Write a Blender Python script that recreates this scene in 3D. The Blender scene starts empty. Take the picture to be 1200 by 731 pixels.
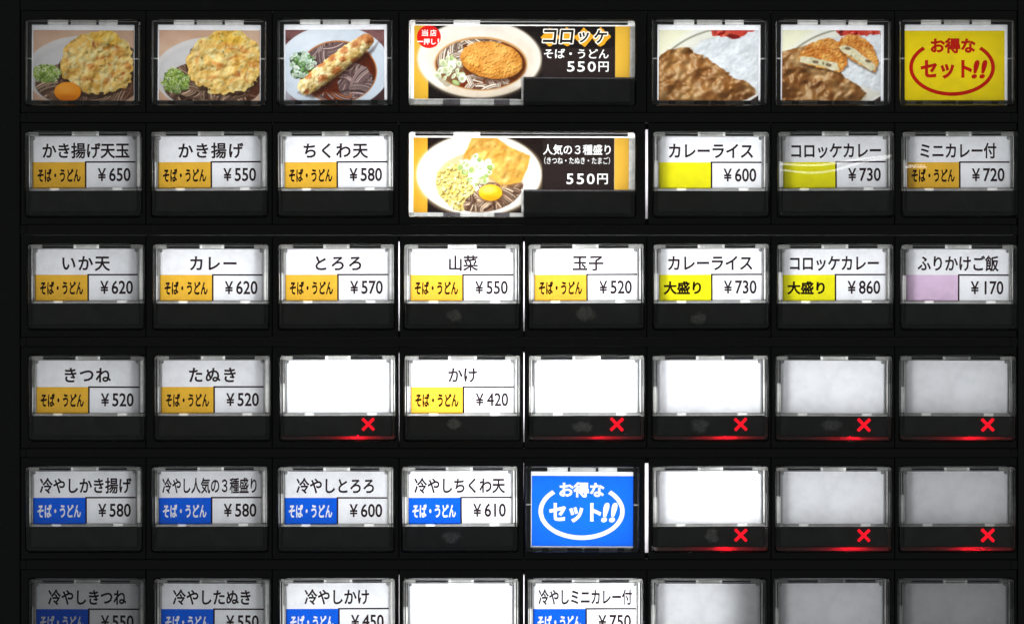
import bpy, bmesh, math, random
import numpy as np
from mathutils import Vector
from mathutils.geometry import delaunay_2d_cdt

# ---------------------------------------------------------------- camera, world, exposure
S = 0.00025                      # one photograph pixel on the panel, in metres
scene = bpy.context.scene
COL = scene.collection
CAM_D = 0.70
cam_data = bpy.data.cameras.new('camera')
cam = bpy.data.objects.new('camera', cam_data)
COL.objects.link(cam)
cam.location = (0, -CAM_D, 0)
cam.rotation_euler = (math.radians(90), 0, 0)
cam_data.sensor_width = 36
cam_data.lens = 36 * CAM_D / (1200 * S)
cam_data.clip_start = 0.05
cam_data.clip_end = 20
scene.camera = cam

world = bpy.data.worlds.new('World')
scene.world = world
world.use_nodes = True
bg = world.node_tree.nodes['Background']
bg.inputs['Color'].default_value = (0.95, 1.0, 1.0, 1)
bg.inputs['Strength'].default_value = 0.09

scene.view_settings.view_transform = 'Standard'
scene.view_settings.look = 'None'
scene.view_settings.exposure = 0
scene.view_settings.gamma = 1
scene.cycles.use_denoising = True
scene.cycles.max_bounces = 14
scene.cycles.transmission_bounces = 12
scene.cycles.transparent_max_bounces = 16
scene.cycles.sample_clamp_indirect = 60
scene.cycles.caustics_reflective = True
scene.cycles.caustics_refractive = True
scene.cycles.blur_glossy = 0.3

# the room's own ceiling tube, far behind the camera (seen mirrored in the tilted caps)
def room_tube(name, loc, size, energy, aim):
    L = bpy.data.lights.new(name, 'AREA')
    L.shape = 'RECTANGLE'; L.size = size[0]; L.size_y = size[1]
    L.energy = energy; L.color = (1.0, 0.98, 0.94)
    o = bpy.data.objects.new(name, L); COL.objects.link(o)
    o.location = loc
    o.rotation_euler = (Vector(aim) - Vector(loc)).to_track_quat('-Z', 'Y').to_euler()
    return o
room_tube('ceiling_tube_lamp', (1.42, -9.0, 0.60), (0.62, 0.007), 0.11, (0, 0, 0))

rnd = random.Random(7)

# ---------------------------------------------------------------- helpers
def W(px, py, mm=0.0):
    return Vector(((px - 600) * S, mm * 0.001, (365.5 - py) * S))

def mat(name):
    m = bpy.data.materials.new(name); m.use_nodes = True
    nt = m.node_tree
    for n in list(nt.nodes): nt.nodes.remove(n)
    out = nt.nodes.new('ShaderNodeOutputMaterial')
    return m, nt, out

def N(nt, kind, **kw):
    n = nt.nodes.new(kind)
    for k, v in kw.items():
        if k in n.inputs: n.inputs[k].default_value = v
        else: setattr(n, k, v)
    return n

def plastic(name, col, rough, bump=0.03, scale=900, var=0.25):
    m, nt, out = mat(name)
    tc = N(nt, 'ShaderNodeTexCoord')
    n1 = N(nt, 'ShaderNodeTexNoise', Scale=scale, Detail=4.0)
    n2 = N(nt, 'ShaderNodeTexNoise', Scale=38.0, Detail=6.0, Roughness=0.65)
    nt.links.new(tc.outputs['Object'], n1.inputs['Vector']); nt.links.new(tc.outputs['Object'], n2.inputs['Vector'])
    p = N(nt, 'ShaderNodeBsdfPrincipled')
    p.inputs['Base Color'].default_value = (*col, 1)
    mx = N(nt, 'ShaderNodeMix', data_type='RGBA')
    mx.inputs[6].default_value = (*[c * (1 - var) for c in col], 1)
    mx.inputs[7].default_value = (*[c * (1 + var) for c in col], 1)
    nt.links.new(n2.outputs['Fac'], mx.inputs[0])
    # scattered dust specks and faint rubbed patches
    n3 = N(nt, 'ShaderNodeTexNoise', Scale=1900.0, Detail=1.0); nt.links.new(tc.outputs['Object'], n3.inputs['Vector'])
    r3 = N(nt, 'ShaderNodeMapRange'); r3.inputs['From Min'].default_value = .74; r3.inputs['From Max'].default_value = .82; r3.inputs['To Max'].default_value = .5
    nt.links.new(n3.outputs['Fac'], r3.inputs['Value'])
    n4 = N(nt, 'ShaderNodeTexNoise', Scale=90.0, Detail=7.0, Roughness=0.75); nt.links.new(tc.outputs['Object'], n4.inputs['Vector'])
    r4 = N(nt, 'ShaderNodeMapRange'); r4.inputs['From Min'].default_value = .58; r4.inputs['From Max'].default_value = .8; r4.inputs['To Max'].default_value = .12
    nt.links.new(n4.outputs['Fac'], r4.inputs['Value'])
    ad = N(nt, 'ShaderNodeMath', operation='ADD'); nt.links.new(r3.outputs[0], ad.inputs[0]); nt.links.new(r4.outputs[0], ad.inputs[1])
    mz = N(nt, 'ShaderNodeMix', data_type='RGBA'); mz.inputs[7].default_value = (.22, .215, .2, 1)
    nt.links.new(ad.outputs[0], mz.inputs[0]); nt.links.new(mx.outputs[2], mz.inputs[6]); nt.links.new(mz.outputs[2], p.inputs['Base Color'])
    mr = N(nt, 'ShaderNodeMapRange'); mr.inputs['To Min'].default_value = rough - .1; mr.inputs['To Max'].default_value = rough + .12
    nt.links.new(n2.outputs['Fac'], mr.inputs['Value']); nt.links.new(mr.outputs[0], p.inputs['Roughness'])
    b = N(nt, 'ShaderNodeBump', Strength=bump, Distance=0.0001)
    nt.links.new(n1.outputs['Fac'], b.inputs['Height']); nt.links.new(b.outputs[0], p.inputs['Normal'])
    nt.links.new(p.outputs[0], out.inputs[0])
    return m

def sheet(name, col, trans=0.6, vcol=False, scale=260, amt=0.05, rough=0.5):
    """paper or opal plastic lit from behind"""
    m, nt, out = mat(name)
    tc = N(nt, 'ShaderNodeTexCoord')
    n1 = N(nt, 'ShaderNodeTexNoise', Scale=scale, Detail=5.0, Roughness=0.6)
    nt.links.new(tc.outputs['Object'], n1.inputs['Vector'])
    mr = N(nt, 'ShaderNodeMapRange'); mr.inputs['To Min'].default_value = 1 - amt; mr.inputs['To Max'].default_value = 1 + amt
    nt.links.new(n1.outputs['Fac'], mr.inputs['Value'])
    # slow light and dark mottling painted in for the uneven backlight
    n2 = N(nt, 'ShaderNodeTexNoise', Scale=46.0, Detail=3.0, Roughness=0.55)
    nt.links.new(tc.outputs['Object'], n2.inputs['Vector'])
    m2 = N(nt, 'ShaderNodeMapRange'); m2.inputs['From Min'].default_value = .3; m2.inputs['From Max'].default_value = .7
    m2.inputs['To Min'].default_value = .96; m2.inputs['To Max'].default_value = 1.035
    nt.links.new(n2.outputs['Fac'], m2.inputs['Value'])
    mm = N(nt, 'ShaderNodeMath', operation='MULTIPLY'); nt.links.new(mr.outputs[0], mm.inputs[0]); nt.links.new(m2.outputs[0], mm.inputs[1])
    mr = mm
    vm = N(nt, 'ShaderNodeVectorMath', operation='SCALE')
    if vcol:
        a = N(nt, 'ShaderNodeAttribute', attribute_name='print')
        nt.links.new(a.outputs['Color'], vm.inputs[0])
    else:
        vm.inputs[0].default_value = col
    nt.links.new(mr.outputs[0], vm.inputs['Scale'])
    t = N(nt, 'ShaderNodeBsdfTranslucent'); d = N(nt, 'ShaderNodeBsdfDiffuse')
    nt.links.new(vm.outputs[0], t.inputs['Color']); nt.links.new(vm.outputs[0], d.inputs['Color'])
    mx = N(nt, 'ShaderNodeMixShader', Fac=trans)
    nt.links.new(d.outputs[0], mx.inputs[1]); nt.links.new(t.outputs[0], mx.inputs[2])
    nt.links.new(mx.outputs[0], out.inputs[0])
    return m

def ink(name, col):
    m, nt, out = mat(name)
    tc = N(nt, 'ShaderNodeTexCoord')
    n1 = N(nt, 'ShaderNodeTexNoise', Scale=1500.0, Detail=3.0)
    nt.links.new(tc.outputs['Object'], n1.inputs['Vector'])
    mr = N(nt, 'ShaderNodeMapRange'); mr.inputs['To Min'].default_value = 0.94; mr.inputs['To Max'].default_value = 1.0
    nt.links.new(n1.outputs['Fac'], mr.inputs['Value'])
    vm = N(nt, 'ShaderNodeVectorMath', operation='SCALE'); vm.inputs[0].default_value = col
    nt.links.new(mr.outputs[0], vm.inputs['Scale'])
    t = N(nt, 'ShaderNodeBsdfTransparent'); nt.links.new(vm.outputs[0], t.inputs['Color'])
    nt.links.new(t.outputs[0], out.inputs[0])
    return m

def glass():
    m, nt, out = mat('clear_acrylic')
    tc = N(nt, 'ShaderNodeTexCoord')
    oi = N(nt, 'ShaderNodeObjectInfo')
    n1 = N(nt, 'ShaderNodeTexNoise', Scale=17.0, Detail=0.6, noise_dimensions='4D')
    nt.links.new(tc.outputs['Object'], n1.inputs['Vector'])
    rm = N(nt, 'ShaderNodeMath', operation='MULTIPLY'); rm.inputs[1].default_value = 40
    nt.links.new(oi.outputs['Random'], rm.inputs[0]); nt.links.new(rm.outputs[0], n1.inputs['W'])
    b = N(nt, 'ShaderNodeBump', Strength=0.16, Distance=0.0012)
    nt.links.new(n1.outputs['Fac'], b.inputs['Height'])
    g = N(nt, 'ShaderNodeBsdfGlass', IOR=1.47, Roughness=0.0)
    g.inputs['Color'].default_value = (0.985, 0.99, 0.985, 1)
    nt.links.new(b.outputs[0], g.inputs['Normal'])
    # faint film of dust and wiping on the plastic
    n2 = N(nt, 'ShaderNodeTexNoise', Scale=240.0, Detail=6.0, Roughness=0.7)
    nt.links.new(tc.outputs['Object'], n2.inputs['Vector'])
    cr = N(nt, 'ShaderNodeValToRGB'); cr.color_ramp.elements[0].position = .45; cr.color_ramp.elements[1].position = .85
    cr.color_ramp.elements[0].color = (0.0, 0.0, 0.0, 1); cr.color_ramp.elements[1].color = (0.09, 0.09, 0.09, 1)
    nt.links.new(n2.outputs['Fac'], cr.inputs[0])
    d = N(nt, 'ShaderNodeBsdfDiffuse', Color=(0.6, 0.6, 0.58, 1))
    mx = N(nt, 'ShaderNodeMixShader')
    nt.links.new(cr.outputs[0], mx.inputs[0]); nt.links.new(g.outputs[0], mx.inputs[1]); nt.links.new(d.outputs[0], mx.inputs[2])
    nt.links.new(mx.outputs[0], out.inputs[0])
    return m

def glow(name, col, strength):
    m, nt, out = mat(name)
    tc = N(nt, 'ShaderNodeTexCoord')
    n1 = N(nt, 'ShaderNodeTexNoise', Scale=700.0)
    nt.links.new(tc.outputs['Object'], n1.inputs['Vector'])
    mr = N(nt, 'ShaderNodeMapRange'); mr.inputs['To Min'].default_value = strength * .9; mr.inputs['To Max'].default_value = strength * 1.1
    nt.links.new(n1.outputs['Fac'], mr.inputs['Value'])
    e = N(nt, 'ShaderNodeEmission', Color=(*col, 1)); nt.links.new(mr.outputs[0], e.inputs['Strength'])
    nt.links.new(e.outputs[0], out.inputs[0])
    return m

def smudge_glint_mat(name, seed):
    """dark band plastic with a greasy fingertip mark, on one button a painted lamp reflection (object space, metres)"""
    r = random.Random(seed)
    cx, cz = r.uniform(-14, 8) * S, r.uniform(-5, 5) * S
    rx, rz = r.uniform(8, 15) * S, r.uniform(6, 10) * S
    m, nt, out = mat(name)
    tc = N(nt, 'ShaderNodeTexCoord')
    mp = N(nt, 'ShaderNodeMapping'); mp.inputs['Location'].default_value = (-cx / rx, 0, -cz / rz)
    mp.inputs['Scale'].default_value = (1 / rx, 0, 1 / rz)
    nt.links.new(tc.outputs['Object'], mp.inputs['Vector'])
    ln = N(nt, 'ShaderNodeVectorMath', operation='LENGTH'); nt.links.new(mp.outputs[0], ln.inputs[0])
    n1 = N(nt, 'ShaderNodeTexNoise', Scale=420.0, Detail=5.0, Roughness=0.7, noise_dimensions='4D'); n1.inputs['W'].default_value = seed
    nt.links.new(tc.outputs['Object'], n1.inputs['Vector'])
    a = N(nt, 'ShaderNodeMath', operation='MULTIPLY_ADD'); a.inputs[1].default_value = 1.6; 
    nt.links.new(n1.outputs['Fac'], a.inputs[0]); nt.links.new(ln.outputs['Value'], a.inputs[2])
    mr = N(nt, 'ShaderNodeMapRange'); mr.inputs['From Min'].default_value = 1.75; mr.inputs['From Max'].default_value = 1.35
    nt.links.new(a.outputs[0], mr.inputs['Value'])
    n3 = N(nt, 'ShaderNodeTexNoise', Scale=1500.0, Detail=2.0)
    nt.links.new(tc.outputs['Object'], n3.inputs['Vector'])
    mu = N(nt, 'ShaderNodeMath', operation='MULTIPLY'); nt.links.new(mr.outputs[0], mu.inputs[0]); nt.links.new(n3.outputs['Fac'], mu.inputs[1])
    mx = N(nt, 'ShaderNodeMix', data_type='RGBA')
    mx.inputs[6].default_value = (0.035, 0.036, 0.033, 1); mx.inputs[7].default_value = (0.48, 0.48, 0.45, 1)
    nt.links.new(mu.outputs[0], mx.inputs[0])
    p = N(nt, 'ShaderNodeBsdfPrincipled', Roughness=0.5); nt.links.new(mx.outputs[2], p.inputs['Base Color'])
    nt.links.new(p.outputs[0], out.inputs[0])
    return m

M_BLACK = plastic('black_plastic', (0.020, 0.0195, 0.019), 0.5)
M_RAIL = plastic('black_rail_plastic', (0.026, 0.025, 0.024), 0.6)
M_BAND = plastic('dark_band_plastic', (0.045, 0.047, 0.042), 0.42, bump=.06, var=.6)
M_SLOT = plastic('slot_plastic', (0.05, 0.045, 0.05), 0.4)
M_PAPER = sheet('menu_paper', (0.885, 0.89, 0.91), 0.62, scale=420, amt=.045)
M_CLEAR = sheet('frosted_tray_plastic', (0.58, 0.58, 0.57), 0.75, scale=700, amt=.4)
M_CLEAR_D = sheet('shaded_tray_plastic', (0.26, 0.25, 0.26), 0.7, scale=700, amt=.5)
M_RIB = sheet('light_rib_plastic', (0.86, 0.86, 0.86), 0.8, scale=600, amt=.3)
M_TAB = sheet('milky_tab_plastic', (0.95, 0.95, 0.94), 0.85, scale=500, amt=.15)
M_STRIP = sheet('diffuser_strip_plastic', (0.9, 0.88, 0.9), 0.8, scale=300, amt=.1)
def edge_shade_mat():  # half-clear material of the added strips that darken card edges
    m, nt, out = mat('edge_shade_strip')
    tc = N(nt, 'ShaderNodeTexCoord'); n1 = N(nt, 'ShaderNodeTexNoise', Scale=160.0, Detail=4.0)
    nt.links.new(tc.outputs['Object'], n1.inputs['Vector'])
    mr = N(nt, 'ShaderNodeMapRange'); mr.inputs['To Min'].default_value = .35; mr.inputs['To Max'].default_value = .65
    nt.links.new(n1.outputs['Fac'], mr.inputs['Value'])
    t = N(nt, 'ShaderNodeBsdfTransparent'); d = N(nt, 'ShaderNodeBsdfDiffuse', Color=(.25, .25, .25, 1)); mx = N(nt, 'ShaderNodeMixShader')
    nt.links.new(mr.outputs[0], mx.inputs[0]); nt.links.new(t.outputs[0], mx.inputs[1]); nt.links.new(d.outputs[0], mx.inputs[2])
    nt.links.new(mx.outputs[0], out.inputs[0]); return m
M_EDGE_SHADE = edge_shade_mat()
M_PRINT = sheet('printed_photo', (1, 1, 1), 0.62, vcol=True, amt=.02)
M_INK = ink('black_ink', (0.022, 0.010, 0.012))
M_INKSOFT = ink('thin_black_ink', (0.05, 0.03, 0.03))
M_ORANGE = ink('orange_ink', (0.98, 0.56, 0.05))
M_YELLOW = ink('yellow_ink', (1.0, 0.93, 0.012))
M_PINK = ink('pink_ink', (0.88, 0.64, 0.84))
M_BLUE = ink('blue_ink', (0.004, 0.135, 0.85))
M_SETBLUE = ink('bright_blue_ink', (0.008, 0.17, 1.0))
M_SETYEL = ink('mustard_yellow_ink', (0.95, 0.74, 0.006))
M_RED = ink('red_ink', (0.62, 0.012, 0.25))
M_REDBADGE = ink('badge_red_ink', (0.75, 0.015, 0.015))
M_BLACKPRINT = ink('panel_black_ink', (0.022, 0.014, 0.013))
M_GOLD = ink('gold_ink', (1.0, 0.56, 0.05))
M_GLASS = glass()
M_CROSS = glow('lit_red_cross', (1.0, 0.003, 0.016), 1.3)
M_LIP = sheet('clear_lip_plastic', (0.75, 0.72, 0.72), 0.85, scale=500, amt=.1)

def link(name, me, parent=None, loc=(0, 0, 0), m=None):
    o = bpy.data.objects.new(name, me)
    COL.objects.link(o)
    if parent is not None: o.parent = parent
    o.location = loc
    if m is not None and not me.materials: me.materials.append(m)
    return o

def boxes_mesh(name, rects, mats, bevel=0.0):
    """rects: (x0,y0,x1,y1, front_mm, back_mm, material index) in local photograph pixels, y downwards"""
    bm = bmesh.new()
    for (x0, y0, x1, y1, f, b, mi) in rects:
        vs = []
        for yy in (f, b):
            for (x, z) in ((x0, y1), (x1, y1), (x1, y0), (x0, y0)):
                vs.append(bm.verts.new((x * S, yy * .001, -z * S)))
        for q in ((0, 1, 2, 3), (7, 6, 5, 4), (0, 4, 5, 1), (1, 5, 6, 2), (2, 6, 7, 3), (3, 7, 4, 0)):
            fa = bm.faces.new([vs[i] for i in q]); fa.material_index = mi
    bm.normal_update()
    if bevel:
        bmesh.ops.bevel(bm, geom=list(bm.edges), offset=bevel * S, segments=2, affect='EDGES', profile=.6)
    me = bpy.data.meshes.new(name); bm.to_mesh(me); bm.free()
    for m in mats: me.materials.append(m)
    return me

def rring(x0, y0, x1, y1, r, n=4):
    pts = []
    for (cx, cy, a0) in ((x1 - r, y0 + r, -90), (x1 - r, y1 - r, 0), (x0 + r, y1 - r, 90), (x0 + r, y0 + r, 180)):
        for i in range(n + 1):
            a = math.radians(a0 + 90 * i / n)
            pts.append((cx + r * math.cos(a), cy + r * math.sin(a)))
    return pts

def loft(name, loops, mats, caps=(True, True), smooth=False):
    """loops: list of ([(x,y)..], depth mm); consecutive loops are bridged"""
    bm = bmesh.new()
    rings = [[bm.verts.new((x * S, d * .001, -y * S)) for (x, y) in pts] for pts, d in loops]
    n = len(rings[0])
    for a, b in zip(rings, rings[1:]):
        for i in range(n):
            j = (i + 1) % n
            bm.faces.new((a[i], a[j], b[j], b[i]))
    if caps[0]: bm.faces.new(list(reversed(rings[0])))
    if caps[1]: bm.faces.new(rings[-1])
    bmesh.ops.recalc_face_normals(bm, faces=bm.faces)
    me = bpy.data.meshes.new(name); bm.to_mesh(me); bm.free()
    for m in mats: me.materials.append(m)
    return me

_cap = {}
def cap_mesh(w, h):
    k = (w, h)
    if k in _cap: return _cap[k]
    R = rring
    t = 5.0
    loops = [
        (R(t, t, w - t, h - t, 1.5), 0.0),                        # inner front
        (R(t - .6, t - .6, w - t + .6, h - t + .6, 1.8), 2.2),    # inner back
        (R(0, 0, w, h, 3.0), 2.2),
        (R(0, 0, w, h, 3.0), -0.55),
        (R(0.35, 0.35, w - .35, h - .35, 2.8), -0.78),
        (R(1.2, 1.2, w - 1.2, h - 1.2, 2.4), -0.92),
        (R(2.4, 2.4, w - 2.4, h - 2.4, 2.0), -0.95)]
    me = loft('cap', loops, [M_GLASS])
    _cap[k] = me
    return me

# ---- lettering as filled outlines
def point_in(p, l):
    c = False; x, y = p
    for i in range(len(l)):
        (x1, y1), (x2, y2) = l[i], l[i - 1]
        if (y1 > y) != (y2 > y) and x < (x2 - x1) * (y - y1) / (y2 - y1) + x1: c = not c
    return c
def embolden(loops, d):
    out = []
    for i, l in enumerate(loops):
        # drop doubled points
        q = [p for j, p in enumerate(l) if math.hypot(p[0] - l[j - 1][0], p[1] - l[j - 1][1]) > 1e-5]
        n = len(q)
        if n < 3: continue
        depth = sum(1 for j, k in enumerate(loops) if j != i and point_in(l[0], k))
        area = sum(q[j - 1][0] * q[j][1] - q[j][0] * q[j - 1][1] for j in range(n))
        sg = (1 if area > 0 else -1) * (1 if depth % 2 == 0 else -1)
        want = 1 if depth % 2 == 0 else -1
        if area * want < 0: q.reverse(); area = -area
        sg = 1
        r = []
        for j in range(n):
            a, b, c = q[j - 1], q[j], q[(j + 1) % n]
            n1 = (b[1] - a[1], a[0] - b[0]); n2 = (c[1] - b[1], b[0] - c[0])
            l1 = math.hypot(*n1) or 1; l2 = math.hypot(*n2) or 1
            mx, my = n1[0] / l1 + n2[0] / l2, n1[1] / l1 + n2[1] / l2
            m2 = mx * mx + my * my
            f = 2 / max(m2, 1.0)
            r.append((b[0] + sg * d * mx * f, b[1] + sg * d * my * f))
        out.append(r)
    return out

_txt = {}
def text_loops(s, off=0.0):
    k = (s, off)
    if k in _txt: return _txt[k]
    c = bpy.data.curves.new('lettering', 'FONT'); c.body = s; c.fill_mode = 'NONE'; c.resolution_u = 3
    o = bpy.data.objects.new('lettering', c); COL.objects.link(o)
    dg = bpy.context.evaluated_depsgraph_get()
    me = bpy.data.meshes.new_from_object(o.evaluated_get(dg))
    adj = {}
    for e in me.edges:
        a, b = e.vertices
        adj.setdefault(a, []).append(b); adj.setdefault(b, []).append(a)
    seen = set(); loops = []
    for v0 in range(len(me.vertices)):
        if v0 in seen or v0 not in adj: continue
        lp = [v0]; seen.add(v0); cur = v0
        while True:
            nx = [q for q in adj[cur] if q not in seen]
            if not nx: break
            cur = nx[0]; seen.add(cur); lp.append(cur)
        if len(lp) > 2: loops.append([(me.vertices[i].co.x, me.vertices[i].co.y) for i in lp])
    bpy.data.objects.remove(o); bpy.data.curves.remove(c); bpy.data.meshes.remove(me)
    loops = embolden(loops, off * .45)
    _txt[k] = loops
    return loops

def fit(s, x0, y0, x1, y1, off=0.0, shear=0.0, by=None):
    """outline loops of the text scaled into the box (photo pixels, y down)"""
    lp = text_loops(s, off)
    rf = text_loops(s, 0.0) if by is None else by
    xs = [p[0] for l in rf for p in l]; ys = [p[1] for l in rf for p in l]
    ax, bx, ay, by_ = min(xs), max(xs), min(ys), max(ys)
    out = []
    for l in lp:
        q = []
        for (x, y) in l:
            u = (x - ax) / (bx - ax); v = (y - ay) / (by_ - ay)
            q.append((x0 + u * (x1 - x0) + shear * (v - .5), y1 - v * (y1 - y0)))
        out.append(q)
    return out

def spaced(s, x0, y0, x1, y1, off=0.0, em=18.4):
    """full-width glyphs set one by one: letter spacing fills the box, glyphs narrow only when they must"""
    one = text_loops('口'); two = text_loops('口口')
    mx = lambda L: max(p[0] for l in L for p in l); mn = lambda L: min(p[0] for l in L for p in l)
    adv = mx(two) - mx(one)
    ref = text_loops('揚天'); ra = min(p[1] for l in ref for p in l); rb = max(p[1] for l in ref for p in l)
    gl = [text_loops(ch, off) for ch in s]
    n = len(s); a = mn(gl[0]) / adv; b = mx(gl[-1]) / adv
    ew = em; pitch = (x1 - x0 - ew * (b - a)) / max(1, n - 1)
    if pitch < ew * .97:
        ew = (x1 - x0) / ((n - 1) * .99 + b - a); pitch = ew * .99
    out = []
    for i, L in enumerate(gl):
        for l in L:
            out.append([(x0 + i * pitch + (p[0] / adv - a) * ew, y1 - (p[1] - ra) / (rb - ra) * (y1 - y0)) for p in l])
    return out

def price(p, x0, y0, x1, y1, off=0.042):
    w = x1 - x0
    return fit('¥', x0, y0 + .3, x0 + w * .235, y1 - .3, off) + fit(p, x0 + w * (.43 if p[0] == '1' else .35), y0, x1, y1, off)

def shaped(l):
    """closed shape turned the same way round as a letter's outer outline"""
    a = sum(l[j - 1][0] * l[j][1] - l[j][0] * l[j - 1][1] for j in range(len(l)))
    return list(reversed(l)) if a > 0 else l

def outline_mesh(name, loops, m, knock=False):
    """fill of closed outlines by winding; with knock the first loop is a ground and the rest are cut out of it"""
    loops = [l for l in loops if len(l) > 2]
    vs = []; ed = []
    for l in loops:
        b = len(vs); n = len(l)
        vs += [Vector(p) for p in l]; ed += [(b + i, b + (i + 1) % n) for i in range(n)]
    ov, oe, of = delaunay_2d_cdt(vs, ed, [], 0, 1e-5, False)[:3]
    P = np.array([(v.x, v.y) for v in ov]); F = np.array([f for f in of if len(f) == 3])
    C = P[F].mean(1)
    def winding(ls):
        w = np.zeros(len(C), int)
        for l in ls:
            A = np.array(l); B = np.roll(A, -1, 0)
            x1, y1 = A[:, 0], A[:, 1]; x2, y2 = B[:, 0], B[:, 1]
            ok = y1 != y2; x1, y1, x2, y2 = x1[ok], y1[ok], x2[ok], y2[ok]
            X = C[:, 0:1]; Y = C[:, 1:2]
            hit = ((y1 > Y) != (y2 > Y)) & (X < (x2 - x1) * (Y - y1) / (y2 - y1) + x1)
            w += (hit * np.where(y2 > y1, 1, -1)).sum(1)
        return w
    if knock:
        # letters lie inside the ground: keep what is in the ground and not in a letter
        keep = (winding(loops[:1]) != 0) & (-winding(loops[1:]) <= 0 if len(loops) > 1 else True)
    else:
        keep = -winding(loops) > 0
    F = F[keep]
    a = P[F]; cr = (a[:, 1, 0] - a[:, 0, 0]) * (a[:, 2, 1] - a[:, 0, 1]) - (a[:, 1, 1] - a[:, 0, 1]) * (a[:, 2, 0] - a[:, 0, 0])
    F[cr > 0] = F[cr > 0][:, ::-1]
    used = np.unique(F); mp = -np.ones(len(P), int); mp[used] = np.arange(len(used))
    me = bpy.data.meshes.new(name)
    me.from_pydata([(x * S, 0.0, -y * S) for x, y in P[used]], [], mp[F].tolist())
    me.materials.append(m)
    return me

def rect(x0, y0, x1, y1): return shaped([(x0, y0), (x1, y0), (x1, y1), (x0, y1)])
def ellipse(cx, cy, rx, ry, n=48, a0=0, a1=360):
    return [(cx + rx * math.cos(math.radians(a0 + (a1 - a0) * i / n)), cy + ry * math.sin(math.radians(a0 + (a1 - a0) * i / n))) for i in range(n if a1 - a0 == 360 else n + 1)]
def arc_band(cx, cy, rx, ry, t, a0, a1):
    return shaped(ellipse(cx, cy, rx, ry, 56, a0, a1) + list(reversed(ellipse(cx, cy, rx - t, ry - t, 56, a0, a1))))

# ---------------------------------------------------------------- printed food photographs, painted by code
def srgb(c):
    c = np.asarray(c, float) / 255.0
    return np.where(c <= .04045, c / 12.92, ((c + .055) / 1.055) ** 2.4)

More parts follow.
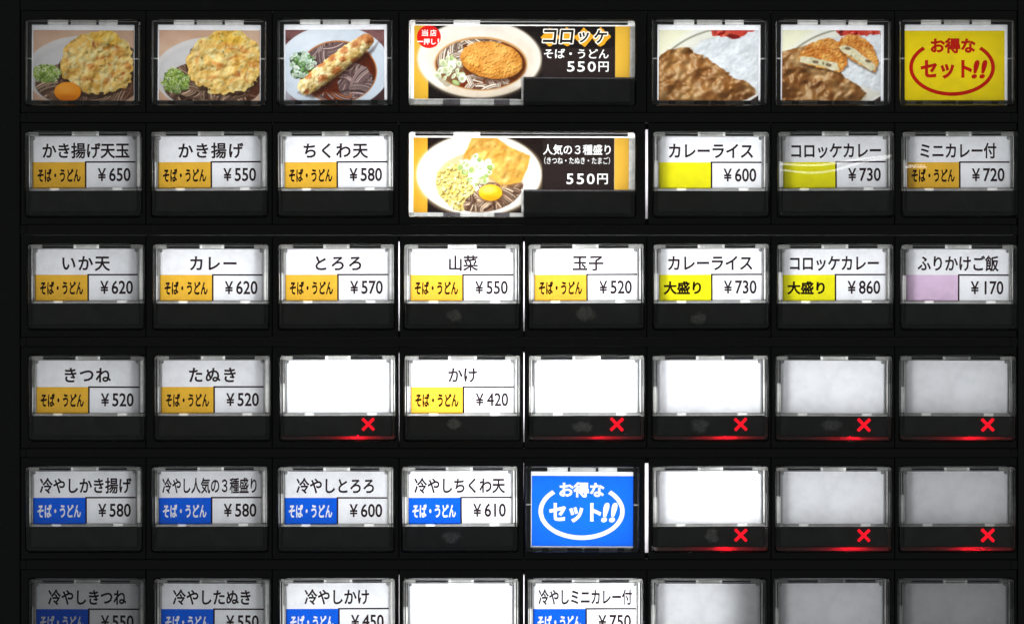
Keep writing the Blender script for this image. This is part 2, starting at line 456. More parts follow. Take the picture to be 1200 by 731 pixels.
class Canvas:
    """print area in photograph pixels; drawing calls use the coordinates of an enlarged view (ox, oy, zs)"""
    def __init__(s, x0, y0, x1, y1, ox, oy, zs, seed, k=2.0):
        s.k = k; s.x0, s.y0 = x0, y0
        s.w = int(round((x1 - x0) * k)); s.h = int(round((y1 - y0) * k))
        s.dim = (x1 - x0, y1 - y0)
        gx = (np.arange(s.w) + .5) / k + x0; gy = (np.arange(s.h) + .5) / k + y0
        s.X, s.Y = np.meshgrid((gx - ox) * zs, (gy - oy) * zs)
        s.u = zs / k                                    # one cell in zoom units
        s.im = np.zeros((s.h, s.w, 3)); s.rs = np.random.RandomState(seed)
    def noise(s, size, oct=4, sx=1.0):
        out = np.zeros((s.h, s.w)); amp = 1; tot = 0
        for o in range(oct):
            sc = size / 2 ** o
            gx = (s.X - s.X[0, 0]) / (sc * sx); gy = (s.Y - s.Y[0, 0]) / sc
            g = s.rs.rand(int(gy.max()) + 3, int(gx.max()) + 3)
            ix = gx.astype(int); iy = gy.astype(int); fx = gx - ix; fy = gy - iy
            fx = fx * fx * (3 - 2 * fx); fy = fy * fy * (3 - 2 * fy)
            v = (g[iy, ix] * (1 - fx) + g[iy, ix + 1] * fx) * (1 - fy) + (g[iy + 1, ix] * (1 - fx) + g[iy + 1, ix + 1] * fx) * fy
            out += amp * v; tot += amp; amp *= .6
        return out / tot
    def put(s, mask, col):
        col = np.asarray(col, float)
        if col.ndim == 1: col = np.broadcast_to(col, s.im.shape)
        mk = np.clip(mask, 0, 1)[..., None]
        s.im = s.im * (1 - mk) + col * mk
    def ell(s, cx, cy, rx, ry, rot=0, rough=0.0, size=40, soft=None):
        a = math.radians(rot); dx = s.X - cx; dy = s.Y - cy
        u = (dx * math.cos(a) + dy * math.sin(a)) / rx; v = (-dx * math.sin(a) + dy * math.cos(a)) / ry
        d = np.sqrt(u * u + v * v)
        if rough: d = d + (s.noise(size, 3) - .5) * rough
        soft = soft or s.u
        return np.clip((1 - d) * min(rx, ry) / soft + .5, 0, 1)
    def poly(s, pts, rough=0.0, size=30, soft=None):
        X, Y = s.X, s.Y
        if rough:
            X = X + (s.noise(size, 3) - .5) * rough; Y = Y + (s.noise(size, 3) - .5) * rough
        ins = np.zeros(X.shape, bool); dist = np.full(X.shape, 1e9)
        n = len(pts)
        for i in range(n):
            (x1, y1), (x2, y2) = pts[i], pts[(i + 1) % n]
            c = (y1 > Y) != (y2 > Y)
            ins ^= c & (X < (x2 - x1) * (Y - y1) / ((y2 - y1) or 1e-9) + x1)
            dx, dy = x2 - x1, y2 - y1; t = np.clip(((X - x1) * dx + (Y - y1) * dy) / (dx * dx + dy * dy + 1e-9), 0, 1)
            dist = np.minimum(dist, np.hypot(X - x1 - t * dx, Y - y1 - t * dy))
        sd = np.where(ins, dist, -dist)
        return np.clip(sd / (soft or s.u) + .5, 0, 1)
    def stroke(s, pts, wd, col, edge=0.45, clip=None, hi=0.25):
        P = np.array(pts, float); n = 26
        t = np.linspace(0, 1, n)[:, None]
        if len(P) == 3: C = (1 - t) ** 2 * P[0] + 2 * t * (1 - t) * P[1] + t * t * P[2]
        else: C = (1 - t) ** 3 * P[0] + 3 * t * (1 - t) ** 2 * P[1] + 3 * t * t * (1 - t) * P[2] + t ** 3 * P[3]
        x0, y0 = C.min(0) - wd; x1, y1 = C.max(0) + wd
        i0 = max(0, int((y0 - s.Y[0, 0]) / s.u)); i1 = min(s.h, int((y1 - s.Y[0, 0]) / s.u) + 2)
        j0 = max(0, int((x0 - s.X[0, 0]) / s.u)); j1 = min(s.w, int((x1 - s.X[0, 0]) / s.u) + 2)
        if i0 >= i1 or j0 >= j1: return
        X = s.X[i0:i1, j0:j1]; Y = s.Y[i0:i1, j0:j1]
        best = np.full(X.shape, 1e9)
        for a, b in zip(C[:-1], C[1:]):
            d = b - a; tt = np.clip(((X - a[0]) * d[0] + (Y - a[1]) * d[1]) / (d @ d + 1e-9), 0, 1)
            best = np.minimum(best, np.hypot(X - a[0] - tt * d[0], Y - a[1] - tt * d[1]))
        r = best / (wd / 2)
        m = np.clip((1 - r) * (wd / 2) / s.u + .5, 0, 1)
        if clip is not None: m = m * clip[i0:i1, j0:j1]
        sh = np.clip(1 + hi - (hi + edge) * r ** 1.5, 0, 2)[..., None]
        c = np.clip(np.asarray(col, float) * sh, 0, 255)
        s.im[i0:i1, j0:j1] = s.im[i0:i1, j0:j1] * (1 - m[..., None]) + c * m[..., None]
    def noodles(s, clip, box, n, wd, cols, length=160, curl=1.0):
        x0, y0, x1, y1 = box
        for _ in range(n):
            p = np.array([s.rs.uniform(x0, x1), s.rs.uniform(y0, y1)])
            a = s.rs.uniform(-.6, .6) + (math.pi if s.rs.rand() < .3 else 0)
            pts = [p]
            sg = s.rs.choice((-1, 1))
            for q in range(3):
                a += sg * s.rs.uniform(.1, .95) * curl
                pts.append(pts[-1] + length / 3 * np.array([math.cos(a), math.sin(a)]))
            c = np.array(cols[s.rs.randint(len(cols))], float) * s.rs.uniform(.75, 1.12)
            s.stroke(pts, wd * s.rs.uniform(.8, 1.15), c, clip=clip, edge=.6)
    def bundles(s, clip, box, n, wd, cols, length=200, strands=(4, 8)):
        """sheaves of strands that run side by side, as noodles lie"""
        x0, y0, x1, y1 = box
        for _ in range(n):
            p = np.array([s.rs.uniform(x0, x1), s.rs.uniform(y0, y1)]); a = s.rs.uniform(-.9, .9) + (math.pi if s.rs.rand() < .5 else 0)
            b = s.rs.choice((-1, 1)) * s.rs.uniform(.3, .95); pts = [p]
            for q in range(3):
                a += b * s.rs.uniform(.6, 1.2); pts.append(pts[-1] + length / 3 * np.array([math.cos(a), math.sin(a)]))
            pts = np.array(pts); d = pts[-1] - pts[0]; nn = np.array([-d[1], d[0]]) / (np.hypot(*d) + 1e-6)
            m = s.rs.randint(*strands)
            for k in range(m):
                j = s.rs.uniform(-.25, .25, (4, 2)) * wd
                c = np.array(cols[s.rs.randint(len(cols))], float) * s.rs.uniform(.8, 1.1)
                s.stroke(list(pts + nn * (k - m / 2) * wd * s.rs.uniform(.85, 1.1) + j), wd * s.rs.uniform(.8, 1.05), c, clip=clip, edge=.55, hi=.2)
    def rings(s, clip, n, r0, r1, cols, inner):
        for _ in range(n):
            i = s.rs.randint(s.h); j = s.rs.randint(s.w)
            if clip[i, j] < .5: continue
            r = s.rs.uniform(r0, r1); R_ = int(r * 1.3 / s.u) + 3
            i0, i1, j0, j1 = max(0, i - R_), min(s.h, i + R_), max(0, j - R_), min(s.w, j + R_)
            a = s.rs.uniform(0, 3.14); q = s.rs.uniform(.5, 1)
            X = s.X[i0:i1, j0:j1] - s.X[i, j]; Y = s.Y[i0:i1, j0:j1] - s.Y[i, j]
            u = (X * math.cos(a) + Y * math.sin(a)) / r; v = (-X * math.sin(a) + Y * math.cos(a)) / (r * q)
            d = np.hypot(u, v); c = np.array(cols[s.rs.randint(len(cols))], float)
            m = np.clip((1 - d) * r * q / s.u + .5, 0, 1)[..., None]
            mi = np.clip((.5 - d) * r * q / s.u + .5, 0, 1)[..., None]
            col = c * (.78 + .3 * np.clip(.6 - (u + v) * .35, 0, 1))[..., None]
            col = col * (1 - mi) + np.array(inner, float) * mi
            s.im[i0:i1, j0:j1] = s.im[i0:i1, j0:j1] * (1 - m) + np.clip(col, 0, 255) * m
    def bumps(s, n, r0, r1, flat=.5, asp=1.6, mask=None, pw=.5):
        h = np.zeros((s.h, s.w))
        for _ in range(n):
            i = s.rs.randint(s.h); j = s.rs.randint(s.w)
            if mask is not None and mask[i, j] < .3: continue
            r = s.rs.uniform(r0, r1) if s.rs.rand() < .6 else s.rs.uniform(r0, (r0 + r1) / 2); R_ = int(r * asp / s.u) + 2
            i0, i1, j0, j1 = max(0, i - R_), min(s.h, i + R_), max(0, j - R_), min(s.w, j + R_)
            a = s.rs.uniform(0, 3.14); q = s.rs.uniform(1, asp)
            X = s.X[i0:i1, j0:j1] - s.X[i, j]; Y = s.Y[i0:i1, j0:j1] - s.Y[i, j]
            u = (X * math.cos(a) + Y * math.sin(a)) / (r * q); v = (-X * math.sin(a) + Y * math.cos(a)) / r
            b = np.clip(1 - u * u - v * v, 0, 1) ** pw * r * flat * s.rs.uniform(.5, 1)
            h[i0:i1, j0:j1] = np.maximum(h[i0:i1, j0:j1], b) + b * .15
        return h
    def lit(s, mask, h, amb=.5, dif=.62, spec=0.0, shin=24, sc=(255, 244, 222), it=1, tint=(1.0, .93, .82)):
        """the photographed food's own relief: shade what is painted under the mask by a height field"""
        for _ in range(it):
            p = np.pad(h, 1, 'edge'); h = (4 * h + p[:-2, 1:-1] + p[2:, 1:-1] + p[1:-1, :-2] + p[1:-1, 2:]) / 8
        gy, gx = np.gradient(h, s.u)
        nz = 1 / np.sqrt(1 + gx * gx + gy * gy); L = np.array([-.42, -.58, .70]); L /= np.linalg.norm(L)
        d = np.clip((-gx * L[0] - gy * L[1] + L[2]) * nz, 0, 1)
        H = L + np.array([0, .25, 1.0]); H /= np.linalg.norm(H)
        sp = np.clip((-gx * H[0] - gy * H[1] + H[2]) * nz, 0, 1) ** shin
        f = (amb + dif * d)[..., None]; dark = np.clip(1 - f, 0, 1)
        c = s.im * f * (1 - dark * (1 - np.array(tint)))
        c = c * (1 - spec * sp[..., None]) + np.array(sc, float) * spec * sp[..., None]
        s.put(mask, np.clip(c, 0, 255))
    def dabs(s, clip, n, rmin, rmax, cols, soft=.5, asp=1.6):
        for _ in range(n):
            i = s.rs.randint(s.h); j = s.rs.randint(s.w)
            if clip[i, j] < .5: continue
            cx, cy = s.X[i, j], s.Y[i, j]; r = s.rs.uniform(rmin, rmax); rot = s.rs.uniform(0, 180)
            R = int(r * asp / s.u) + 3
            i0, i1, j0, j1 = max(0, i - R), min(s.h, i + R), max(0, j - R), min(s.w, j + R)
            X = s.X[i0:i1, j0:j1] - cx; Y = s.Y[i0:i1, j0:j1] - cy; a = math.radians(rot)
            u = (X * math.cos(a) + Y * math.sin(a)) / (r * asp); v = (-X * math.sin(a) + Y * math.cos(a)) / r
            m = np.clip((1 - np.hypot(u, v)) * r / (s.u * (1 + soft * 3)) + .3, 0, 1) * clip[i0:i1, j0:j1]
            c = np.array(cols[s.rs.randint(len(cols))], float) * s.rs.uniform(.85, 1.1)
            s.im[i0:i1, j0:j1] = s.im[i0:i1, j0:j1] * (1 - m[..., None]) + np.clip(c, 0, 255) * m[..., None]
    def letters(s, loops, pad=12):
        """inside mask and distance to the outline for closed loops given in zoom coordinates"""
        xs = [p[0] for l in loops for p in l]; ys = [p[1] for l in loops for p in l]
        i0 = max(0, int((min(ys) - pad - s.Y[0, 0]) / s.u)); i1 = min(s.h, int((max(ys) + pad - s.Y[0, 0]) / s.u) + 2)
        j0 = max(0, int((min(xs) - pad - s.X[0, 0]) / s.u)); j1 = min(s.w, int((max(xs) + pad - s.X[0, 0]) / s.u) + 2)
        X = s.X[i0:i1, j0:j1]; Y = s.Y[i0:i1, j0:j1]
        ins = np.zeros(X.shape, bool); dist = np.full(X.shape, 1e9)
        for l in loops:
            for k in range(len(l)):
                (x1, y1), (x2, y2) = l[k], l[k - 1]
                if y1 != y2: ins ^= ((y1 > Y) != (y2 > Y)) & (X < (x2 - x1) * (Y - y1) / (y2 - y1) + x1)
                dx, dy = x2 - x1, y2 - y1; t = np.clip(((X - x1) * dx + (Y - y1) * dy) / (dx * dx + dy * dy + 1e-9), 0, 1)
                dist = np.minimum(dist, np.hypot(X - x1 - t * dx, Y - y1 - t * dy))
        sd = np.full((s.h, s.w), -1e3); sd[i0:i1, j0:j1] = np.where(ins, dist, -dist)
        return sd
    def relief(s, mask, size, amt, oct=4, sx=1.0):
        h = s.noise(size, oct, sx); gy, gx = np.gradient(h)
        g = (-gx - gy); g = g / (np.abs(g).max() + 1e-9)
        f = 1 + amt * g * mask
        s.im = np.clip(s.im * f[..., None], 0, 255)
    def vary(s, mask, size, c1, c2, oct=4, lo=.3, hi=.7, amt=1.0):
        n = np.clip((s.noise(size, oct) - lo) / (hi - lo), 0, 1)[..., None]
        s.put(mask * amt, np.asarray(c1, float) * (1 - n) + np.asarray(c2, float) * n)
    def soften(s, it=1):
        for _ in range(it):
            p = np.pad(s.im, ((1, 1), (1, 1), (0, 0)), 'edge')
            s.im = (4 * s.im + p[:-2, 1:-1] + p[2:, 1:-1] + p[1:-1, :-2] + p[1:-1, 2:]) / 8

BROWN_N = [(146, 118, 98), (118, 90, 72), (170, 142, 120), (92, 68, 56)]
def tempura(c, cx, cy, rx, ry, lobe, sc=1.0):
    mk = np.maximum(c.ell(cx, cy, rx, ry, 0, .30, 56), c.ell(lobe[0], lobe[1] + 8, lobe[2] * .9, lobe[3], 0, .5, 40))
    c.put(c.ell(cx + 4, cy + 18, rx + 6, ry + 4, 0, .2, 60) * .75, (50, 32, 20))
    c.vary(mk, 70, (226, 174, 78), (246, 214, 130), lo=.34, hi=.62)
    c.put(c.ell(*lobe, 0, .8, 40, soft=40) * mk * .75, (236, 188, 56))
    c.put((mk - c.ell(cx, cy - 6, rx - 16, ry - 16, 0, .4, 50, soft=26)).clip(0, 1) * .45, (232, 186, 84))
    for (dx, dy, r1, r2, ro) in ((-70, 5, 62, 14, 12), (-45, 25, 30, 16, -50), (-200, -50, 14, 46, 8), (70, 95, 60, 13, -52), (100, 70, 30, 10, -40), (110, -100, 56, 20, 25),
                                 (190, 10, 34, 22, 30), (20, -120, 54, 16, 30), (150, 90, 18, 34, 10), (-90, 100, 46, 12, -8), (40, -40, 60, 9, -12)):
        c.put(c.ell(cx + dx, cy + dy, r1, r2, ro, 1.1, 26, soft=12) * mk * .6, (208, 122, 46))
    c.vary(mk * np.clip((c.noise(30, 3) - .56) / .08, 0, 1), 30, (232, 228, 176), (214, 214, 160), amt=.55)
    c.dabs(mk, 26, 3.5, 7, [(186, 84, 34), (206, 104, 50)], soft=1.0, asp=2.4)
    c.dabs(mk, 60, 2.5, 6, [(92, 100, 48), (120, 128, 70), (74, 80, 44)], soft=.8, asp=2.0)
    c.lit(mk, c.bumps(220, 16, 56, .20, 2.2, mk, .9) + c.noise(60, 3) * 24 + c.noise(22, 2) * 4, .54, .58, .18, 18, it=4, tint=(1.0, .90, .70))
    return mk
def negi(c, cx, cy, rx, ry, dark=False, n=120):
    mk = c.ell(cx, cy, rx, ry, 0, .5, 34)
    c.put(mk, (96, 122, 52) if not dark else (64, 84, 56))
    if dark: c.rings(mk, 900, 13, 24, [(206, 222, 210), (226, 236, 228), (182, 206, 190), (200, 216, 196), (92, 134, 66)], (150, 178, 150))
    else: c.rings(mk, 1500, 8, 14, [(168, 192, 92), (190, 208, 128), (206, 216, 166), (140, 168, 70), (216, 222, 184)], (112, 138, 62))
    c.dabs(mk, 60, 3, 6, [(44, 62, 28), (34, 44, 26)], soft=.2, asp=1.3)
    c.put(mk * np.clip((c.Y - cy) / ry, 0, 1) * .35, (36, 50, 20))

def pic_kakiage(egg, x0, y0, x1, y1, ox, oy, zs, seed):
    c = Canvas(x0, y0, x1, y1, ox, oy, zs, seed)
    c.vary(np.ones((c.h, c.w)), 160, (206, 176, 152), (196, 160, 136))
    if egg:
        B = (560, 470, 400, 240); T = (640, 415, 248, 200, (690, 250, 110, 62)); G = (300, 480, 88, 62)
    else:
        B = (470, 462, 410, 262); T = (570, 385, 275, 212, (600, 195, 140, 58)); G = (215, 515, 96, 88)
    bowl = c.ell(*B)
    c.put(bowl, (208, 205, 200)); inner = c.ell(B[0], B[1] + 14, B[2] - 24, B[3] - 20, soft=20)
    c.put(inner, (192, 189, 188))
    c.put(c.ell(B[0] - 80, B[1] - 60, B[2] * .8, B[3] * .7, soft=90) * .5 * bowl, (206, 205, 210))
    soup = c.ell(B[0] + 10, B[1] + 78, B[2] - 62, B[3] - 86, soft=8)
    c.put(soup, (78, 48, 36)); c.put(soup * .6, (40, 24, 18)); c.bundles(soup, (B[0] - 380, B[1] - 60, B[0] + 300, B[1] + 240), 46, 17, BROWN_N, 260)
    c.put(soup * np.clip((c.X - B[0] - 200) / 120, 0, 1) * .7, (92, 48, 30))
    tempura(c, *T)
    negi(c, *G)
    if egg:
        e = c.ell(440, 600, 88, 64)
        c.put(c.ell(446, 612, 94, 66, soft=12) * .6, (50, 30, 20)); c.put(e, (232, 140, 30))
        c.put(c.ell(425, 578, 62, 36, soft=40) * e * .75, (248, 172, 66)); c.put(c.ell(440, 650, 84, 30, soft=26) * e * .5, (196, 98, 14))
    c.soften(1)
    return c
def pic_chikuwa(x0, y0, x1, y1, ox, oy, zs, seed):
    c = Canvas(x0, y0, x1, y1, ox, oy, zs, seed)
    c.vary(np.ones((c.h, c.w)), 60, (128, 88, 88), (104, 66, 64))
    c.put(c.poly([(0, 215), (200, 215), (200, 222), (0, 222)]), (70, 44, 44))
    c.put(np.clip((c.Y - 240) / 60, 0, 1) * np.clip((180 - c.X) / 60, 0, 1), (160, 158, 168))
    c.put(c.poly([(600, 662), (820, 520), (820, 680)]), (66, 44, 46))
    bowl = c.ell(440, 420, 405, 300); c.put(bowl, (206, 216, 226))
    c.put(c.ell(440, 440, 380, 270, soft=60) * bowl * .7, (190, 202, 216))
    c.put(c.ell(300, 230, 200, 90, soft=80) * bowl * .5, (226, 232, 240))
    c.put(c.ell(470, 450, 278, 222, soft=5), (176, 116, 70))
    soup = c.ell(470, 452, 268, 212, soft=6); c.put(soup, (66, 26, 13))
    c.vary(soup, 90, (70, 26, 14), (110, 48, 22), amt=.8)
    PN = [(140, 116, 114), (112, 88, 88), (164, 142, 138), (82, 60, 60)]
    top = c.ell(390, 330, 190, 80, -22, .15, 40) * soup; c.put(top * .5, (40, 20, 18)); c.bundles(top, (240, 270, 560, 400), 26, 13, PN, 180)
    low = c.ell(600, 530, 130, 130, 20, .25, 50) * soup; c.put(low * .6, (34, 16, 14)); c.bundles(low, (460, 420, 720, 640), 26, 14, PN, 250, (4, 8))
    c.bundles(soup * np.clip((c.Y - 590) / 30, 0, 1), (320, 600, 560, 660), 8, 14, PN + [(150, 90, 60)], 220, (3, 5))
    negi(c, 215, 375, 84, 66, True); negi(c, 195, 455, 60, 44, True)
    axis = [(235, 565), (690, 215)]
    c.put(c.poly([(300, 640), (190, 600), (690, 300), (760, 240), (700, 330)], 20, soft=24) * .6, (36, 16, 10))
    cap = np.zeros((c.h, c.w))
    for t in np.linspace(0, 1, 14):
        x = 245 + t * 425; y = 556 - t * 325; k_ = .74 + .30 * math.sin(math.pi * min(1, max(0, t * .9 + .08))) ** .6
        cap = np.maximum(cap, c.ell(x, y, 70 * k_, 66 * k_, 0, .3, 26))
    c.put(cap, (236, 222, 172))
    d = ((c.X - 240) * 335 + (c.Y - 560) * 430) / math.hypot(335, 430)
    c.put(cap * np.clip((d - 20) / 50, 0, 1) * .7, (206, 176, 96)); c.put(cap * np.clip((-d - 15) / 50, 0, 1) * .5, (250, 244, 214))
    c.vary(cap, 34, (246, 230, 176), (208, 168, 84), lo=.32, hi=.66, amt=.8)
    for (x, y, r) in ((255, 480, 30), (360, 495, 32), (350, 398, 26), (460, 440, 34), (430, 350, 32), (505, 360, 26), (512, 300, 30), (598, 252, 34), (590, 370, 26),
                      (690, 205, 46), (640, 195, 34), (700, 235, 30), (250, 590, 20), (560, 420, 20)):
        c.put(c.ell(x, y, r * 1.1, r * .8, -30, .9, 18, soft=10) * cap * .85, (184, 104, 44)); c.put(c.ell(x - 3, y - 3, r * .5, r * .35, -30, .5, 18, soft=6) * cap * .5, (160, 80, 32))
    h = np.sqrt(np.clip(74 ** 2 - d ** 2, 0, None)) * .55 + c.bumps(300, 9, 24, .28, 1.8, cap) + c.noise(24, 3) * 9
    c.lit(cap, h, .42, .72, .25, 16, it=2); c.soften(1)
    return c

def curry_base(c, poly, red):
    full = np.ones((c.h, c.w))
    c.put(full, (236, 235, 206)); c.put(np.clip((c.Y - 300 + (c.X - 100) * .8) / 90, 0, 1), (238, 238, 232))
    c.put(c.ell(640, 690, 640, 562, soft=10), (150, 150, 132)); plate = c.ell(644, 694, 632, 554, soft=6); c.put(plate, (226, 226, 214))
    c.put(c.ell(660, 720, 590, 540, soft=50) * .6, (204, 200, 188))
    c.vary(c.poly([(340, 290), (420, 220), (560, 190), (900, 120), (900, 620), (600, 520)], 30, soft=14), 40, (228, 233, 238), (208, 214, 218), lo=.3, hi=.75)
    rice = c.poly([(340, 290), (420, 220), (560, 190), (900, 120), (900, 620), (600, 520)])
    c.lit(rice, c.bumps(1500, 5, 10, .16, 2.4, rice) + c.noise(90, 3) * 20, .70, .36, .1, 20, (250, 252, 255), 2, (.92, .96, 1))
    r = c.poly(red, 26, 26, soft=6); c.put(r, (206, 40, 26))
    c.dabs(r, 130, 10, 22, [(232, 62, 36), (190, 22, 16), (120, 10, 14), (226, 84, 50)], soft=1.4, asp=1.8)
    c.lit(r, c.bumps(90, 10, 26, .6, 1.8, r), .4, .7, .6, 30, it=1)
    cur = c.poly(poly, 34, 40, soft=7)
    c.put(c.poly([(x + 8, y + 8) for x, y in poly], 34, 40, soft=16) * .4, (140, 120, 90))
    c.vary(cur, 120, (176, 124, 66), (136, 84, 38), lo=.3, hi=.7)
    c.put(cur * np.clip((c.X - 430) / 260, 0, 1) * np.clip((c.Y - 420) / 90, 0, 1) * .55, (104, 62, 28))
    c.dabs(cur, 70, 16, 34, [(196, 150, 92), (206, 166, 112), (150, 96, 44), (120, 72, 32)], soft=4, asp=2.0)
    h = c.bumps(90, 20, 56, .26, 2.4, cur, 1.0) + c.noise(110, 3) * 62 + c.noise(40, 2, 1.6) * 12
    c.lit(cur, h, .46, .64, .55, 34, (240, 222, 192), 14)
    c.put(c.poly([(690, 668), (830, 590), (830, 605), (730, 668)]), (226, 224, 220)); c.put(c.poly([(735, 668), (830, 606), (830, 668)]), (54, 40, 40))
    return cur
def pic_curry(x0, y0, x1, y1, ox, oy, zs, seed):
    c = Canvas(x0, y0, x1, y1, ox, oy, zs, seed)
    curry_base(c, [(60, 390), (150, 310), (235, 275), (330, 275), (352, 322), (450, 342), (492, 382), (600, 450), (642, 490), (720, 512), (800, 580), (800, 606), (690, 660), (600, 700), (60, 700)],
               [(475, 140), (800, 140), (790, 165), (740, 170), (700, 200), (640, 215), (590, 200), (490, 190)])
    c.put(c.ell(640, 196, 50, 16, 10, .5, 20, soft=5) * .7, (84, 8, 10))
    c.soften(1); return c
def pic_croquette_curry(x0, y0, x1, y1, ox, oy, zs, seed):
    c = Canvas(x0, y0, x1, y1, ox, oy, zs, seed)
    curry_base(c, [(40, 345), (150, 285), (275, 255), (300, 380), (520, 440), (545, 485), (640, 540), (705, 600), (690, 628), (600, 700), (40, 700)],
               [(465, 140), (815, 140), (800, 180), (720, 185), (640, 190), (520, 188)])
    CR = [(222, 150, 62), (200, 118, 40), (236, 176, 92), (176, 92, 30), (226, 160, 76)]
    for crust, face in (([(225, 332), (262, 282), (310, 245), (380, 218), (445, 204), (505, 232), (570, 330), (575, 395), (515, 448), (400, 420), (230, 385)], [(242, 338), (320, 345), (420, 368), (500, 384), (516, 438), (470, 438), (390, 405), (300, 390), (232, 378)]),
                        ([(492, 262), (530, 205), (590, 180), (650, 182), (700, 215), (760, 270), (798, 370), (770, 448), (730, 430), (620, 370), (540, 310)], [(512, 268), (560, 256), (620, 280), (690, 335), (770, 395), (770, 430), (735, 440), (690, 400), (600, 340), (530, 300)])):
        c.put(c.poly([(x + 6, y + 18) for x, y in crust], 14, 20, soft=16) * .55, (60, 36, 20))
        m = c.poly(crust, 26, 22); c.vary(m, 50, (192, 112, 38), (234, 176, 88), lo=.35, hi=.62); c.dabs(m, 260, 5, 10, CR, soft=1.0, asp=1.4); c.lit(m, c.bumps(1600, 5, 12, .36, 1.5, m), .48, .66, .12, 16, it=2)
        f = c.poly(face, 10, 16, soft=6); c.vary(f, 36, (204, 200, 160), (232, 226, 196)); c.dabs(f, 30, 4, 9, [(120, 112, 60), (160, 110, 70), (90, 84, 50)], soft=.8)
        c.lit(f, c.bumps(160, 8, 20, .16, 1.6, f) + c.noise(24, 2) * 4, .58, .5, .05, it=2)
    for (x, y) in ((440, 398), (575, 282), (345, 378), (720, 370)):
        c.put(c.ell(x, y, 22, 11, 10, .5, 14, soft=6) * .8, (96, 74, 52))
    c.soften(1); return c

def pic_korokke(x0, y0, x1, y1, ox, oy, zs, seed):
    c = Canvas(x0, y0, x1, y1, ox, oy, zs, seed, 2.4)
    full = np.ones((c.h, c.w))
    c.put(full, (24, 18, 17)); c.put((c.X < 132) * 1.0, (226, 176, 56)); c.put((c.X > 1040) * 1.0, (228, 180, 62))
    bowl = c.ell(380, 240, 300, 186, soft=10); c.put(c.ell(380, 244, 306, 190, soft=20) * .55, (190, 170, 140))
    c.put(bowl, (240, 232, 218)); c.put(c.ell(392, 236, 268, 150, soft=30), (222, 210, 194)); c.put(c.ell(350, 110, 200, 40, soft=60) * .5 * bowl, (250, 246, 240))
    c.put(c.ell(386, 395, 200, 34, soft=14) * bowl * .6, (206, 188, 164))
    c.put(c.ell(388, 264, 226, 130, soft=5), (196, 150, 96))
    soup = c.ell(388, 266, 218, 122, soft=5); c.vary(soup, 60, (122, 66, 30), (92, 44, 20)); c.put(soup * np.clip((c.Y - 330) / 60, 0, 1) * .6, (130, 34, 14))
    PN = [(196, 178, 160), (160, 138, 122), (220, 206, 190), (122, 98, 84)]
    c.bundles(c.ell(240, 225, 80, 80, 0, .3, 30) * soup, (180, 150, 330, 300), 16, 10, PN, 130)
    c.bundles(c.ell(390, 160, 140, 22, 0, .3, 30) * soup, (280, 140, 480, 175), 12, 8, PN, 120, (2, 4))
    c.bundles(c.ell(400, 350, 140, 40, -4, .3, 30) * soup, (270, 320, 520, 380), 14, 10, PN, 170, (3, 5))
    nm = c.ell(245, 300, 66, 72, 20, .5, 26) * np.clip(bowl, 0, 1)
    c.put(nm * .5, (120, 110, 80))
    c.rings(nm, 700, 12, 22, [(226, 230, 206), (206, 216, 176), (238, 240, 224), (160, 186, 112), (216, 222, 190)], (172, 184, 138))
    c.put(c.ell(450, 268, 150, 84, 9, soft=18) * .7, (64, 30, 12))
    k = c.ell(440, 246, 152, 88, 9, .07, 20); c.put(k, (216, 142, 50))
    c.vary(k, 40, (204, 128, 40), (234, 170, 76), lo=.3, hi=.65); c.lit(k, c.bumps(2600, 3.5, 8, .55, 1.4, k) + np.sqrt(np.clip(c.ell(440, 246, 152, 88, 9, soft=90), 0, 1)) * 16, .46, .68, .16, 16)
    c.put(c.ell(430, 222, 110, 48, 9, soft=50) * k * .25, (250, 204, 124)); c.put((k - c.ell(436, 238, 146, 80, 9, soft=24)).clip(0, 1) * .4, (150, 84, 24))
    c.soften(1)
    # round red badge with white letters, and the brush lettered title on gold diamonds
    bd = c.ell(135, 135, 58, 55); c.put(bd, (222, 26, 22))
    for st, bx in (('当', (101, 101, 130, 131)), ('店', (141, 101, 171, 131)), ('一', (80, 156, 106, 160)), ('押し', (110, 144, 168, 172)), ('!', (178, 144, 184, 172))):
        sd = c.letters(fit(st, *bx, .0)); c.put(np.clip((sd + 1.0) / c.u + .5, 0, 1), (252, 248, 244))
    for i in range(4):
        cx = 722 + i * 82; d = [(cx - 46, 134), (cx - 20, 112), (cx - 4, 86), (cx + 14, 96), (cx + 50, 130), (cx + 26, 156), (cx + 4, 182), (cx - 18, 168)]
        c.put(c.poly(d, 10, 14), (226, 160, 34))
    sd = np.full((c.h, c.w), -1e3)
    for i, ch in enumerate('コロッケ'):
        cx = 724 + i * 82; hh = 31 if ch != 'ッ' else 24
        sd = np.maximum(sd, c.letters(fit(ch, cx - hh, 132 - hh + (4 if ch == 'ッ' else 0), cx + hh - 4, 130 + hh + (4 if ch == 'ッ' else 0), .045, shear=6)))
    c.put(np.clip((sd + 6) / c.u + .5, 0, 1), (250, 246, 236)); c.put(np.clip((sd + .5) / c.u + .5, 0, 1), (20, 14, 12))
    g = ((c.Y > (54.6 - 10) * 4.138) & (c.X > 686) & (c.X < 1040)) * 1.0
    c.put(g, (255, 255, 255))
    return c
